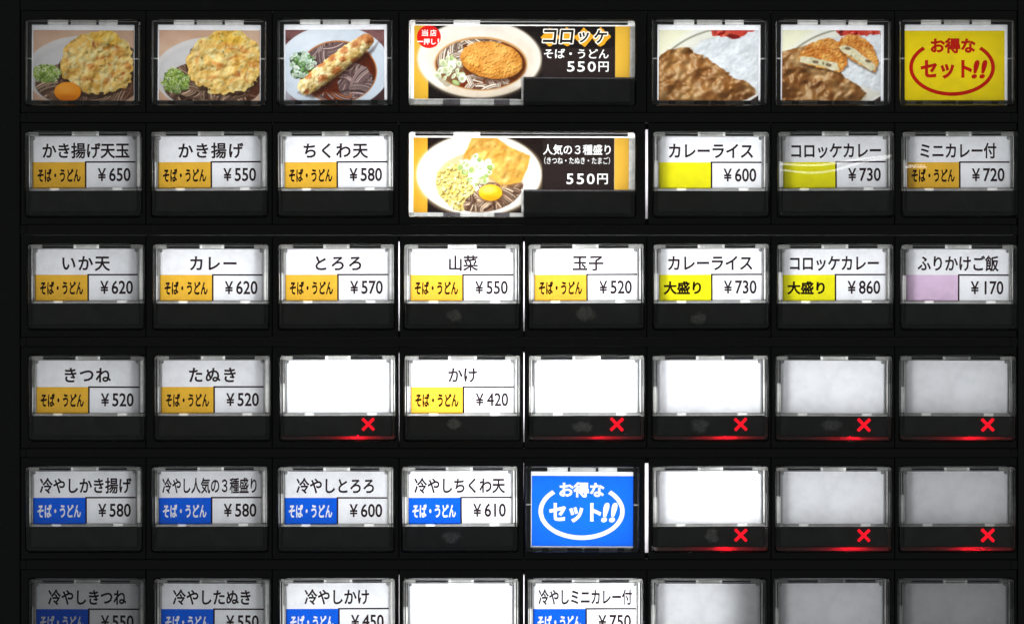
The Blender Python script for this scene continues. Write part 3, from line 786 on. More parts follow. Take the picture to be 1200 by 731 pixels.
def pic_sanshu(x0, y0, x1, y1, ox, oy, zs, seed):
    c = Canvas(x0, y0, x1, y1, ox, oy, zs, seed, 2.2)
    full = np.ones((c.h, c.w))
    c.put(full, (30, 20, 18)); c.put((c.X < 124) * 1.0, (228, 170, 50)); c.put((c.X > 1000) * 1.0, (232, 182, 66))
    bowl = c.ell(366, 236, 292, 190, soft=10); c.put(c.ell(366, 240, 302, 196, soft=18) * .6, (220, 196, 150)); c.put(bowl, (250, 246, 238))
    soup = c.ell(366, 270, 206, 140, soft=8); c.put(soup, (206, 184, 140))
    c.put(soup * np.clip((c.Y - 280) / 20, 0, 1) * np.clip((c.X - 290) / 20, 0, 1), (70, 44, 34)); c.bundles(soup * np.clip((c.Y - 270) / 20, 0, 1) * np.clip((c.X - 290) / 20, 0, 1), (320, 290, 570, 400), 40, 11, [(176, 146, 122), (136, 104, 84), (204, 178, 152), (96, 66, 50)], 200)
    tofu = c.poly([(335, 66), (430, 62), (520, 110), (603, 150), (590, 210), (560, 268), (470, 285), (420, 240), (380, 190), (290, 160)], 14, 40, soft=8)
    c.put(c.poly([(335, 66), (430, 62), (520, 110), (606, 154), (575, 240), (560, 278), (470, 295), (290, 170)], 14, soft=18) * .6, (176, 126, 50))
    c.vary(tofu, 60, (236, 184, 84), (222, 160, 58)); c.vary(tofu, 26, (246, 206, 118), (218, 152, 54), amt=.5)
    c.dabs(tofu, 160, 4, 12, [(252, 226, 150), (226, 168, 66), (246, 206, 110)], soft=2.2, asp=2); c.lit(tofu, c.noise(70, 3) * 30 + c.noise(16, 2) * 3, .56, .52, .1, 14, it=3)
    c.put((tofu - c.poly([(345, 78), (430, 74), (515, 120), (590, 158), (575, 205), (548, 256), (470, 272), (430, 235), (390, 180), (305, 156)], 14, soft=14)).clip(0, 1) * .4, (222, 150, 44))
    ten = c.poly([(170, 230), (215, 190), (270, 180), (330, 220), (360, 300), (300, 350), (290, 405), (250, 400), (190, 340), (160, 280)], 24, 24)
    c.put(ten, (226, 206, 120)); c.dabs(ten, 2400, 4, 7.5, [(246, 232, 160), (232, 210, 112), (252, 244, 196), (206, 172, 70), (224, 196, 90)], soft=.4, asp=1.3); c.dabs(ten, 160, 2.5, 5, [(150, 150, 60), (120, 110, 50), (176, 140, 60)], soft=.4); c.lit(ten, c.bumps(1800, 5, 10, .6, 1.4, ten), .42, .72, .2, 16)
    ng = c.poly([(262, 180), (310, 160), (370, 158), (424, 190), (424, 232), (388, 262), (350, 300), (320, 270), (292, 214)], 40, 24)
    c.put(ng, (214, 222, 190)); c.rings(ng, 900, 9, 17, [(224, 230, 206), (204, 216, 168), (176, 196, 124), (230, 234, 216), (140, 168, 84)], (150, 172, 100))
    g2 = c.poly([(370, 200), (430, 200), (432, 260), (390, 290), (340, 320), (350, 250)], 24, 20); c.dabs(g2, 260, 4, 10, [(120, 148, 60), (88, 116, 46), (170, 190, 110), (240, 244, 226)], soft=.3)
    c.dabs(c.ell(322, 340, 26, 34, 10, .4, 20), 160, 4, 9, [(50, 60, 30), (84, 96, 50), (40, 36, 24), (150, 150, 100)], soft=.4)
    e = c.ell(420, 320, 55, 38); c.put(c.ell(424, 330, 60, 40, soft=10) * .6, (90, 60, 30)); c.put(e, (240, 176, 26)); c.put(c.ell(408, 306, 36, 18, soft=18) * e * .8, (255, 224, 110)); c.put(c.ell(422, 350, 50, 14, soft=14) * e * .5, (214, 132, 10))
    c.soften(1)
    c.put(((c.X > 664) & (c.X < 1000)) * 1.0, (255, 255, 255))
    return c

def canvas_mesh(name, c, clipf=None, gain=1.0):
    """print as a fine grid with one colour per vertex, local origin at its upper corner; clipf drops quads"""
    w, h = c.w, c.h
    xs = (np.arange(w)) / (w - 1) * c.dim[0]; ys = np.arange(h) / (h - 1) * c.dim[1]
    X, Y = np.meshgrid(xs, ys)
    co = np.zeros((h * w, 3)); co[:, 0] = X.ravel() * S; co[:, 2] = -Y.ravel() * S
    i = np.arange(w - 1)[None, :] + np.arange(h - 1)[:, None] * w
    f = np.stack([i + w, i + w + 1, i + 1, i], -1).reshape(-1, 4)
    if clipf is not None:
        cx = (X[:-1, :-1] + .25).ravel(); cy = (Y[:-1, :-1] + .25).ravel()
        f = f[~clipf(cx, cy)]
    me = bpy.data.meshes.new(name)
    me.vertices.add(h * w); me.vertices.foreach_set('co', co.ravel())
    me.loops.add(f.size); me.loops.foreach_set('vertex_index', f.ravel().astype(np.int32))
    me.polygons.add(len(f)); me.polygons.foreach_set('loop_start', (np.arange(len(f)) * 4).astype(np.int32))
    me.update(calc_edges=True)
    a = me.color_attributes.new('print', 'FLOAT_COLOR', 'POINT')
    rgba = np.ones((h * w, 4)); rgba[:, :3] = srgb(c.im.reshape(-1, 3)) * gain
    a.data.foreach_set('color', rgba.ravel())
    me.materials.append(M_PRINT)
    return me

# ---------------------------------------------------------------- layout (upper corner of every cap, photograph pixels)
ROWX = {1: [30, 178, 326, 479.5, None, 765, 910, 1055],
        2: [30.5, 178, 326, 479.5, None, 766, 912, 1057.5],
        3: [33.5, 180, 327, 474, 619.5, 766, 911.5, 1056.5],
        4: [34.5, 181.5, 328.5, 474.5, 620, 765, 910, 1055],
        5: [31, 178.5, 326.5, 471.5, 616.5, 765, 909.5, 1054.5],
        6: [34.5, 181.5, 328, 473, 618.5, 763, 907.5, 1053]}
TOP = {1: 24, 2: 155, 3: 286.8, 4: 417, 5: 547, 6: 678}
DY = {2: 0, 3: 0.3, 4: 2, 5: 2, 6: 1.3}
SEAM = [24, 171, 319, 467.5, 614, 758, 903.5, 1048.5, 1192]
CW, CH = 134.5, 98
LUM = {1: [0.424, 0.716, 1.036, 0.92, 0.86, 1.076, 0.867, 0.597],
       2: [0.372, 0.604, 0.869, 1.9, 1.6, 0.88, 0.489, 0.478],
       3: [0.465, 0.848, 0.98, 1.467, 1.434, 1.087, 0.806, 0.655],
       4: [0.416, 0.557, 1.28, 1.783, 1.803, 0.994, 0.624, 0.408],
       5: [0.379, 0.449, 0.714, 1.229, 1.25, 1.15, 0.503, 0.276],
       6: [0.092, 0.3, 0.804, 1.185, 1.064, 0.653, 0.254, 0.119]}
LAMP_K = 0.0105

# ---------------------------------------------------------------- the panel of the ticket machine
panel = bpy.data.objects.new('ticket_machine_panel', None)
COL.objects.link(panel)
panel['label'] = 'matt black front panel of the food ticket machine holding every lit button'
panel['category'] = 'machine panel'

def bar(name, x0, y0, x1, y1, f, b, m, bevel=.6):
    cx, cy = (x0 + x1) / 2, (y0 + y1) / 2
    me = boxes_mesh(name, [(x0 - cx, y0 - cy, x1 - cx, y1 - cy, f, b, 0)], [m], bevel)
    return link(name, me, panel, W(cx, cy))

# surrounding face and the cabinet behind it
bar('face_border', -320, -300, 23.2, 1050, -0.25, 14, M_BLACK)
bar('face_border', 1193, -300, 1540, 1050, -0.25, 14, M_BLACK)
bar('face_border', 23.8, -300, 1192.4, 12.6, -0.05, 14, M_BLACK)
bar('face_border', 23.8, 790, 1192.4, 1050, -0.05, 14, M_BLACK)
bar('back_wall', -320, -300, 1540, 1050, 14.2, 16, M_BLACK, 0)
# horizontal rails between the rows of buttons
for r in range(1, 6):
    y0 = TOP[r] + 108.6; y1 = TOP[r + 1] - 11.4
    bar('row_rail', 31.5, y0, 1184, y1, -0.42, 5, M_RAIL, .5)
    bar('rail_end', 23.8, y0 + .2, 31.1, y1 - .2, -0.1, 5, M_BLACK, .4)
    bar('rail_end', 1184.4, y0 + .2, 1192.4, y1 - .2, -0.1, 5, M_BLACK, .4)

for r in range(1, 6):
    bar('light_baffle', 20, TOP[r] + 105, 1196, TOP[r + 1] - 8, 5.15, 5.5, M_BLACK, 0)
bar('light_baffle', 20, 6, 1196, 16, 5.15, 5.5, M_BLACK, 0)

SLITS = {(2, 5): 3.4, (5, 5): 4.4, (3, 3): 1.8, (3, 4): 1.4, (4, 4): 1.2, (4, 3): .5, (5, 4): .45, (6, 3): .8, (6, 4): 1.3}   # (row, seam index) : width
def bezel(r, c0, c1, x, w):
    y0, y1 = TOP[r] - 11, TOP[r] + 108.2
    xl = SEAM[c0] + max(.35, SLITS.get((r, c0), 0) / 2); xr = SEAM[c1 + 1] - max(.35, SLITS.get((r, c1 + 1), 0) / 2)
    g = .9
    cx, cy = (xl + xr) / 2, (y0 + y1) / 2
    def R(x0, y0_, x1, y1_, rr): return rring(x0 - cx, y0_ - cy, x1 - cx, y1_ - cy, rr)
    o0, o1, o2, o3 = x - g, TOP[r] - g, x + w + g, TOP[r] + CH + g + .8
    loops = [(R(xl, y0, xr, y1, 1.0), 2.5), (R(xl, y0, xr, y1, 1.0), 0.12), (R(xl + .5, y0 + .5, xr - .5, y1 - .5, 1.0), 0.0),
             (R(o0 - 1.1, o1 - 1.1, o2 + 1.1, o3 + 1.1, 4.0), 0.0), (R(o0 - .3, o1 - .3, o2 + .3, o3 + .3, 3.6), 0.1), (R(o0, o1, o2, o3, 3.4), 0.3), (R(o0, o1, o2, o3, 3.4), 2.5)]
    me = loft('button_bezel', loops, [M_BLACK], caps=(False, False))
    bm = bmesh.new(); bm.from_mesh(me); bm.verts.ensure_lookup_table()
    n = len(loops[0][0]); L = len(loops)
    for i in range(n):
        j = (i + 1) % n
        bm.faces.new((bm.verts[(L - 1) * n + i], bm.verts[(L - 1) * n + j], bm.verts[j], bm.verts[i]))
    bmesh.ops.recalc_face_normals(bm, faces=bm.faces); bm.to_mesh(me); bm.free()
    link('button_bezel', me, panel, W(cx, cy))

for (r, s), wd in SLITS.items():
    x = SEAM[s]; t = TOP[r]
    bar('diffuser_strip', x - 3.2, t - 4, x + 3.2, t + 101, 2.62, 2.9, M_STRIP, 0)
    bar('seam_cover', x - 3.2, t - 11, x + 3.2, t - 4.1, 2.62, 3.0, M_BLACK, 0)
    bar('seam_cover', x - 3.2, t + 101.1, x + 3.2, t + 108.2, 2.62, 3.0, M_BLACK, 0)
for r in TOP:
    for x0, x1 in ((23.3, 27.0), (1189.0, 1192.9)):
        bar('seam_cover', x0, TOP[r] - 11, x1, TOP[r] + 108.2, 2.62, 3.0, M_BLACK, 0)
    for s in range(1, 8):
        if (r, s) in SLITS or (r in (1, 2) and s == 4): continue
        bar('seam_cover', SEAM[s] - 2.6, TOP[r] - 11, SEAM[s] + 2.6, TOP[r] + 108.2, 2.62, 3.0, M_BLACK, 0)

# ---------------------------------------------------------------- buttons
def lamp(parent, name, lx, ly, w, h, power, col=(0.995, 0.995, 1.0), mm=9.0):
    L = bpy.data.lights.new(name, 'AREA'); L.shape = 'RECTANGLE'
    L.size = w * S; L.size_y = h * S; L.energy = power; L.color = col
    o = bpy.data.objects.new(name, L); COL.objects.link(o); o.parent = parent
    o.location = (lx * S, mm * .001, -ly * S); o.rotation_euler = (math.radians(-90), 0, 0)
    return o

def thing(name, r, x, label, cat, group):
    e = bpy.data.objects.new(name, None); COL.objects.link(e)
    e.empty_display_size = .01
    e.location = W(x, TOP[r])
    e['label'] = label; e['category'] = cat
    if group: e['group'] = group
    # each button sits a hair crooked in its seat
    e.rotation_euler = (rnd.uniform(-.0025, .0025), rnd.uniform(-.005, .005), rnd.uniform(-.003, .003))
    return e

def part(name, me, parent, x=0, y=0, mm=0, label=None):
    o = link(name, me, parent, (x * S, mm * .001, -y * S))
    if label: o['label'] = label
    return o

def back_frame(b, w, h, holes, lip=False):
    """black frame behind the cap that keeps lamp light inside; built as strips round the window"""
    (x0, y0, x1, y1) = holes
    low = [(-2.6, y1, w - 3.2, h - 4.6, 2.6, 3.1, 0), (w - 1.0, y1, w + 2.6, h - 4.6, 2.6, 3.1, 0), (-2.6, h - .4, w + 2.6, h + 3.2, 2.6, 3.1, 0)] if lip else [(-2.6, y1, .5, h - 6, 2.6, 3.1, 0), (1.7, y1, w - 1.6, h - 6, 2.6, 3.1, 0), (w - .5, y1, w + 2.6, h - 6, 2.6, 3.1, 0), (-2.6, h - 6, w + 2.6, h + 3.2, 2.6, 3.1, 0)]
    me = boxes_mesh('back_frame', low + [(-2.6, -2.6, w + 2.6, y0, 2.6, 3.1, 0),
                                   (-2.6, y0, x0, y1, 2.6, 3.1, 0), (x1, y0, w + 2.6, y1, 2.6, 3.1, 0)], [M_BLACK])
    return part('back_frame', me, b)

_tray = {}
def tray_std(dy, seed, wide_rails=0.0):
    """moulded tray that grips the card: light and dark ribs, dark slots and milky tabs, all real steps"""
    rr = random.Random(seed + 50)
    w = CW; yb = 64.4 + dy; ye = 68.3 + dy
    F, B = 2.3, 2.55
    j = lambda a: a + rr.uniform(-1.5, 1.5)
    a0, a1, a2, a3 = j(15), j(52), j(83), j(118)
    rc = [(0, 0, w, .9, F, B, 4), (0, .9, w, 1.9, F + .05, B, 0),
          (0, 1.9, a0, 4.6, F, B, 0), (a0, 1.9, a1, 4.0, F + .1, B, 2), (a0, 4.0, a1, 4.6, F, B, 0),
          (a1, 1.9, a1 + 3, 4.6, F - .1, B, 1), (a1 + 3, 1.9, a2 - 3, 4.6, F - .1, B, 0), (a2 - 3, 1.9, a2, 4.6, F - .1, B, 1),
          (a2, 1.9, a3, 4.0, F + .1, B, 2), (a2, 4.0, a3, 4.6, F, B, 0), (a3, 1.9, w, 4.6, F, B, 0)]
    def rail(xs, cut):
        for (x0, x1, m1, m2) in xs:
            rc.append((x0, 4.6, x1, cut, F + (.1 if m1 == 2 else 0), B, m1)); rc.append((x0, cut, x1, ye if (x0 < 2.5 or x1 > w - 2.5) else yb, F + (.1 if m2 == 2 else 0), B, m2))
    rail([(0, 1.1, 4, 0), (1.1, 2.4, 3, 3), (2.4, 3.6, rr.choice((0, 4)), 1), (3.6, 4.4, 3, 4), (4.4, 7.4, 0, 0)], 34 + rr.uniform(-3, 3))  # pale and dark ribs: rim highlights and shade put into colour
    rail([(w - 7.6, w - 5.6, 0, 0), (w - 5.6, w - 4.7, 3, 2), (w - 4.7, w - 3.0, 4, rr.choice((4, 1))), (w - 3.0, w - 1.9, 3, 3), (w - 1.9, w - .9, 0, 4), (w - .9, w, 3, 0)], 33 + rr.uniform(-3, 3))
    t0, t1 = j(27), j(101)
    for (p, q) in ((2.4, t0), (t0 + 11, t1), (t1 + 11.5, w - 2.4)):
        rc += [(p, yb, q, yb + 1.0, F + .1, B, 2), (p, yb + 1.0, q, ye - .8, F, B, 0), (p, ye - .8, q, ye, F, B, 4)]
    rc += [(t0, yb - .4, t0 + 11, ye, F - .25, B, 1), (t1, yb - .4, t1 + 11.5, ye, F - .25, B, 1)]
    return boxes_mesh('card_tray', rc, [M_CLEAR, M_TAB, M_SLOT, M_CLEAR_D, M_RIB])

_peg = None
def pegs(b, w, h=None):
    global _peg
    if _peg is None:
        _peg = loft('corner_peg', [(ellipse(0, 0, 2.3, 2.3, 12), 2.2), (ellipse(0, 0, 2.3, 2.3, 12), 1.2), (ellipse(0, 0, 1.8, 1.8, 12), 1.0)], [M_TAB], caps=(False, True))
    part('corner_peg', _peg, b, w - 8.6, 6.6); part('corner_peg', _peg, b, 7.2, 6.8)

_band = {}
def smooth_cross():
    bm = bmesh.new()
    a, t = 9.4, 1.75
    pts = []
    for q in range(4):
        ang = math.radians(45 + 90 * q); ca, sa = math.cos(ang), math.sin(ang)
        def T(u, v): return (u * ca - v * sa, u * sa + v * ca)
        pts += [T(t, -t)] if False else []
        pts += [T(a, -t * 1.0), T(a + .5, -t * .5), T(a + .5, t * .5), T(a, t)]
        pts += [T(t, t)]
    return loft('sold_out_cross', [(pts, 1.75), (pts, 1.5), ([(x * .97, y * .97) for x, y in pts], 1.45)], [M_CROSS], caps=(False, True))
CROSS = smooth_cross()

def band(b, dy, sold, smudge_glint, r, w=CW, x0=0.0, y0=None, y1=CH, tag=''):
    y0 = (68.4 + dy) if y0 is None else y0
    m = smudge_glint_mat('smudge_glint_band_plastic', smudge_glint) if smudge_glint else M_BAND
    cx, cy = x0 + (w - x0) / 2, (y0 + y1) / 2
    yb = y1 - 4.2
    if sold:
        me = boxes_mesh('dark_band', [(x0 + 2.5 - cx, y0 - cy, w - 3.6 - cx, yb - cy, 1.8, 2.3, 0)], [m], .3)
        o = part('dark_band', me, b, cx, cy)
        # closed black housing for the red lamp behind the band
        me = boxes_mesh('lamp_housing', [(x0 + 1, y0 + 1, w - 1, y1 + 2, 12.6, 13.2, 0), (x0 + 1, y0 + .4, w - 1, y0 + 1, 2.6, 13.2, 0), (x0 + 1, y1 + 1.4, w - 1, y1 + 2, 3.2, 13.2, 0),
                                         (x0 - .2, y0 + 1, x0 + 1, y1 + 2, 3.2, 13.2, 0), (w - 1, y0 + 1, w + .2, y1 + 2, 3.2, 13.2, 0)], [M_BLACK])
        part('lamp_housing', me, b)
        me = boxes_mesh('light_lip', [(w - 3.4, y0 + 2, w - .8, yb + .6, 2.35, 2.58, 0), (x0 + 2, yb + .7, w - 2, y1 - .5, 2.35, 2.58, 0)], [M_LIP]); part('light_lip', me, b)
        xo = part('sold_out_cross', CROSS, b, 103.2 + (b.location.x / S + 600) * .0022 - 1.6, 79.3 + dy * .6, 0, 'glowing red cross meaning sold out')
        k_ = rnd.uniform(.96, 1.04); xo.scale = (k_, 1, k_); xo.rotation_euler = (0, rnd.uniform(-.03, .03), 0)
        L = bpy.data.lights.new('red_lamp', 'POINT'); L.energy = 0.0019 * rnd.uniform(.75, 1.2); L.shadow_soft_size = .0004; L.color = (1, 0.004, 0.02)
        lo = bpy.data.objects.new('red_lamp', L); COL.objects.link(lo); lo.parent = b; lo.location = (rnd.uniform(84, 90) * S, .0056, -(y1 - 5) * S)
    else:
        me = boxes_mesh('dark_band', [(x0 + 2.5 - cx, y0 - cy, w - 2.5 - cx, yb - cy, 1.8, 2.5, 0)], [m], .3)
        part('dark_band', me, b, cx, cy)
        # thin clear edges of the moulding that carry a little light down beside the band
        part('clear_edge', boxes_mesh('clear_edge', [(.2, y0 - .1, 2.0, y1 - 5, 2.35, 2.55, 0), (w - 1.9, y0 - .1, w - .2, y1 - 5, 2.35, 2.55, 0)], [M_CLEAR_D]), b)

TAGS = {'o': M_ORANGE, 'y': M_YELLOW, 'p': M_PINK, 'b': M_BLUE}
GROUP = 'menu buttons on the ticket machine'
def std_button(r, c, label, name=None, nx=None, tag=None, tagtext=None, yen=None, sold=False, smudge_glint=0, ntop=12.6, nbot=30.2):
    x = ROWX[r][c - 1]; dy = DY[r]
    b = thing('menu_button', r, x, label, 'button', GROUP)
    lum = LUM[r][c - 1]
    bezel(r, c - 1, c - 1, x, CW)
    back_frame(b, CW, CH, (1.6, 1.4, CW - 1.6, 68.3 + dy), sold)
    part('card_tray', tray_std(dy, r * 8 + c), b)
    pegs(b, CW)
    # added half-clear strip, put in to shade one edge of the card
    if c <= 2: g0, g1 = CW - 17, CW - 5
    elif c >= 6: g0, g1 = 5, 16
    else: g0 = None
    if g0 is not None: part('card_shade', boxes_mesh('card_shade', [(g0, 3, g1, 66 + dy, 3.3, 3.5, 0)], [M_EDGE_SHADE]), b)
    # the paper card, cut a little unevenly each time
    jx = rnd.uniform(-.5, .5)
    cx0, cx1, cy0, cy1 = 5.8 + jx, CW - 6.6 + jx, 4.0, 65.2 + dy
    if name is None: cx0, cx1 = 5.0, CW - 5.6
    me = boxes_mesh('paper_card', [(cx0, cy0, cx1, cy1, 2.12, 2.2, 0)], [M_PAPER])
    part('paper_card', me, b)
    if name:
        T = 34.9 + dy * .8; B_ = 66.2 + dy
        vx = 68.6
        part('ruled_line', outline_mesh('ruled_line', [shaped([(vx - 1.05, T - .95), (cx1 - .6, T - .95), (cx1 - .6, T + .85), (vx + .85, T + .85), (vx + .85, B_ - 1.2), (vx - 1.05, B_ - 1.2)])], M_INK), b, 0, 0, 2.09)
        ys0, ys1 = ntop + dy * .5, nbot + dy * .5
        off = .055 if len(name) < 9 else .055
        part('dish_name', outline_mesh('dish_name', spaced(name, nx[0] - x, ys0, nx[1] - x, ys1, off), M_INK), b, 0, 0, 2.08)
        part('price_text', outline_mesh('price_text', price(yen, 83 + .1, T + 7.3, 120.8, T + 22.3), M_INK), b, 0, 0, 2.08)
        tl = [rect(cx0 + .6, T, vx - 1.05, B_ - .4)]
        if tagtext and tag == 'b':
            tl += fit(tagtext, 11.6, T + 8.2, 62, T + 22.8, .07)
        part('colour_tag', outline_mesh('colour_tag', tl, TAGS[tag], True), b, 0, 0, 2.10)
        if tagtext and tag != 'b':
            xx = (12.2, 62.2) if len(tagtext) > 4 else (12.5, 55.5)
            part('tag_text', outline_mesh('tag_text', fit(tagtext, xx[0], T + 8.2, xx[1], T + 22.6, .085), M_INK), b, 0, 0, 2.07)
    band(b, dy, sold, smudge_glint, r)
    part('clear_cap', cap_mesh(CW, CH), b)
    shift = {1: 1, 2: 4, 7: -4, 8: -3}.get(c, 0) + (-40 if (r, c) == (6, 6) else 0)
    lamp(b, 'button_lamp', CW / 2 + shift, 27 if sold else 31 + rnd.uniform(-2, 2), 140, 80 if sold else 90, lum * LAMP_K, mm=7.5)
    return b

SU = 'そば・うどん'
# row of savoury noodle buttons
std_button(2, 1, 'kakiage and egg noodle button reading かき揚げ天玉 ¥650 with orange tag', 'かき揚げ天玉', (48.3, 150.5), 'o', SU, '650')
std_button(2, 2, 'kakiage noodle button reading かき揚げ ¥550 with orange tag', 'かき揚げ', (208, 284.5), 'o', SU, '550')
std_button(2, 3, 'chikuwa tempura noodle button reading ちくわ天 ¥580 with orange tag', 'ちくわ天', (355, 431), 'o', SU, '580')
std_button(2, 6, 'curry rice button reading カレーライス ¥600 with empty yellow tag', 'カレーライス', (784, 883.5), 'y', None, '600')
std_button(2, 7, 'croquette curry button reading コロッケカレー ¥730 with empty yellow tag', 'コロッケカレー', (928, 1033.5), 'y', None, '730')
std_button(2, 8, 'mini curry set button reading ミニカレー付 ¥720 with orange tag', 'ミニカレー付', (1079.5, 1169), 'o', SU, '720')
std_button(3, 1, 'squid tempura noodle button reading いか天 ¥620 with orange tag', 'いか天', (71.5, 128), 'o', SU, '620')
std_button(3, 2, 'curry noodle button reading カレー ¥620 with orange tag', 'カレー', (221.5, 276.5), 'o', SU, '620')
std_button(3, 3, 'grated yam noodle button reading とろろ ¥570 with orange tag', 'とろろ', (369, 423), 'o', SU, '570')
std_button(3, 4, 'mountain vegetable noodle button reading 山菜 ¥550 with orange tag', '山菜', (526, 560.5), 'o', SU, '550', smudge_glint=3)
std_button(3, 5, 'egg noodle button reading 玉子 ¥520 with orange tag', '玉子', (671, 707.5), 'o', SU, '520', smudge_glint=5)
std_button(3, 6, 'large curry rice button reading カレーライス 大盛り ¥730 with yellow tag', 'カレーライス', (783, 882.5), 'y', '大盛り', '730', smudge_glint=31)  # pale mark here paints the lamp reflection on the band
std_button(3, 7, 'large croquette curry button reading コロッケカレー 大盛り ¥860 with yellow tag', 'コロッケカレー', (926.5, 1031), 'y', '大盛り', '860')
std_button(3, 8, 'seasoned rice button reading ふりかけご飯 ¥170 with empty pink tag', 'ふりかけご飯', (1076.5, 1172), 'p', None, '170')
std_button(4, 1, 'fried tofu noodle button reading きつね ¥520 with orange tag', 'きつね', (74.5, 129), 'o', SU, '520')
std_button(4, 2, 'tempura scraps noodle button reading たぬき ¥520 with orange tag', 'たぬき', (220.5, 275.5), 'o', SU, '520')
std_button(4, 3, 'blank sold-out button with red cross between the tanuki and kake buttons', sold=True)
std_button(4, 4, 'plain noodle button reading かけ ¥420 with orange tag', 'かけ', (525, 559), 'o', SU, '420', smudge_glint=8)
std_button(4, 5, 'blank glaring sold-out button with red cross under the egg noodle button', sold=True, smudge_glint=11)
std_button(4, 6, 'blank sold-out button with red cross under the large curry rice button', sold=True, smudge_glint=14)
std_button(4, 7, 'blank sold-out button with red cross under the large croquette curry button', sold=True, smudge_glint=17)
std_button(4, 8, 'blank greyish sold-out button with red cross under the pink tagged seasoned rice button', sold=True)
std_button(5, 1, 'chilled kakiage noodle button reading 冷やしかき揚げ ¥580 with blue tag', '冷やしかき揚げ', (45, 153), 'b', SU, '580')
std_button(5, 2, 'chilled three topping noodle button reading 冷やし人気の３種盛り ¥580 with blue tag', '冷やし人気の３種盛り', (189, 300), 'b', SU, '580')
std_button(5, 3, 'chilled grated yam noodle button reading 冷やしとろろ ¥600 with blue tag', '冷やしとろろ', (346.5, 438), 'b', SU, '600')
std_button(5, 4, 'chilled chikuwa tempura noodle button reading 冷やしちくわ天 ¥610 with blue tag', '冷やしちくわ天', (485, 592), 'b', SU, '610', smudge_glint=21)
std_button(5, 6, 'blank sold-out button with red cross next to the bright blue set sign', sold=True, smudge_glint=24)
std_button(5, 7, 'blank sold-out button with red cross in the middle of the lowest three crosses', sold=True)
std_button(5, 8, 'blank dim sold-out button with red cross at the outer end of the lowest three crosses', sold=True)
std_button(6, 1, 'chilled fried tofu noodle button reading 冷やしきつね ¥550 with blue tag', '冷やしきつね', (55, 147), 'b', SU, '550')
std_button(6, 2, 'chilled tempura scraps noodle button reading 冷やしたぬき ¥550 with blue tag', '冷やしたぬき', (201.5, 293), 'b', SU, '550')
std_button(6, 3, 'chilled plain noodle button reading 冷やしかけ ¥450 with blue tag', '冷やしかけ', (356, 432), 'b', SU, '450')
std_button(6, 4, 'blank brightly lit button without cross between two chilled noodle buttons')
std_button(6, 5, 'chilled mini curry set button reading 冷やしミニカレー付 ¥750 with blue tag', '冷やしミニカレー付', (631, 741), 'b', SU, '750')
std_button(6, 6, 'blank pale button without cross beside the chilled mini curry set button')
std_button(6, 7, 'blank grey button without cross between a brighter and a darker blank button')
std_button(6, 8, 'darkest blank grey button without cross in the bottom corner of the panel')

# ---- picture panels
def tray_pic(w, h):
    k = ('p', w, h)
    if k in _tray: return _tray[k]
    F, B = 2.3, 2.55
    rc = [(0, 0, w, 1.3, F, B, 0)]
    xs = [(1.3, 25, 2), (25, 49, 1), (49, 52, 2), (52, 82, 0), (82, 85, 2), (85, 107, 1), (107, w - 1.3, 2)]
    for a, b_, m in xs: rc.append((a, 1.3, b_, 4.8, F - (.15 if m == 1 else 0), B, m))
    xs = [(1.3, 8, 2), (8, 19, 0), (19, 27, 2), (27, 49, 0), (49, 66, 2), (66, 69, 0), (69, 86, 2), (86, 108, 0), (108, 116, 2), (116, 124, 0), (124, w - 1.3, 2)]
    for a, b_, m in xs: rc.append((a, h - 5.0, b_, h - 1.3, F, B, m))
    rc.append((0, h - 1.3, w, h, F, B, 0))
    rc += [(0, 1.3, 1.3, h - 1.3, F, B, 0), (w - 1.3, 1.3, w, h - 1.3, F, B, 0)]
    for (a, b_) in ((1.3, 6.2), (w - 6.2, w - 1.3)):
        rc += [(a, 4.8, b_, 43.4, F + .1, B, 2), (a, 43.4, b_, 45, F, B, 0), (a, 45, b_, h - 4.8, F + .1, B, 2)]
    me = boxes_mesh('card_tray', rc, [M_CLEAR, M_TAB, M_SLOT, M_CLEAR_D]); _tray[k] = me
    return me

def pic_panel(r, c, label, kind, canvas=None, card_y=5):
    x = ROWX[r][c - 1]; w = 133.0 if r == 1 else 132.0; h = 99.0
    name = 'picture_panel' if canvas else 'set_sign'
    b = thing(name, r, x, label, 'picture panel' if canvas else 'sign', 'dish picture panels' if canvas else None)
    b.location = W(x, TOP[r])
    bezel(r, c - 1, c - 1, x, w)
    back_frame(b, w, h, (.8, .8, w - .8, h - .8))
    part('card_tray', tray_pic(w, h), b)
    px0, py0, px1, py1 = 6.2, 4.8, w - 6.2, h - 4.4
    part('clear_cap', cap_mesh(w, h), b)
    lamp(b, 'panel_lamp', w / 2, h / 2, 142, 110, LUM[r][c - 1] * LAMP_K * 1.2)
    return b, x, (px0, py0, px1, py1)

def picture(r, c, label, canvas, left=4.0, right=0.8, gain=.66):
    b, x, (px0, py0, px1, py1) = pic_panel(r, c, label, 'p', canvas)
    yt = 10.6
    # white paper margin above and beside the photograph, butted against it
    L, R_ = px0 + left * .35, px1 - right
    me = boxes_mesh('paper_card', [(px0 - .3, py0 - .3, px1 + .3, yt, 2.12, 2.2, 0), (px0 - .3, yt, L, py1 + .3, 2.12, 2.2, 0), (R_, yt, px1 + .3, py1 + .3, 2.12, 2.2, 0)], [M_PAPER])
    part('paper_card', me, b)
    c_ = canvas(x + L, TOP[r] + yt, x + R_, TOP[r] + py1)
    part('dish_photo', canvas_mesh('dish_photo', c_, None, gain), b, L, yt, 2.14)
    return b

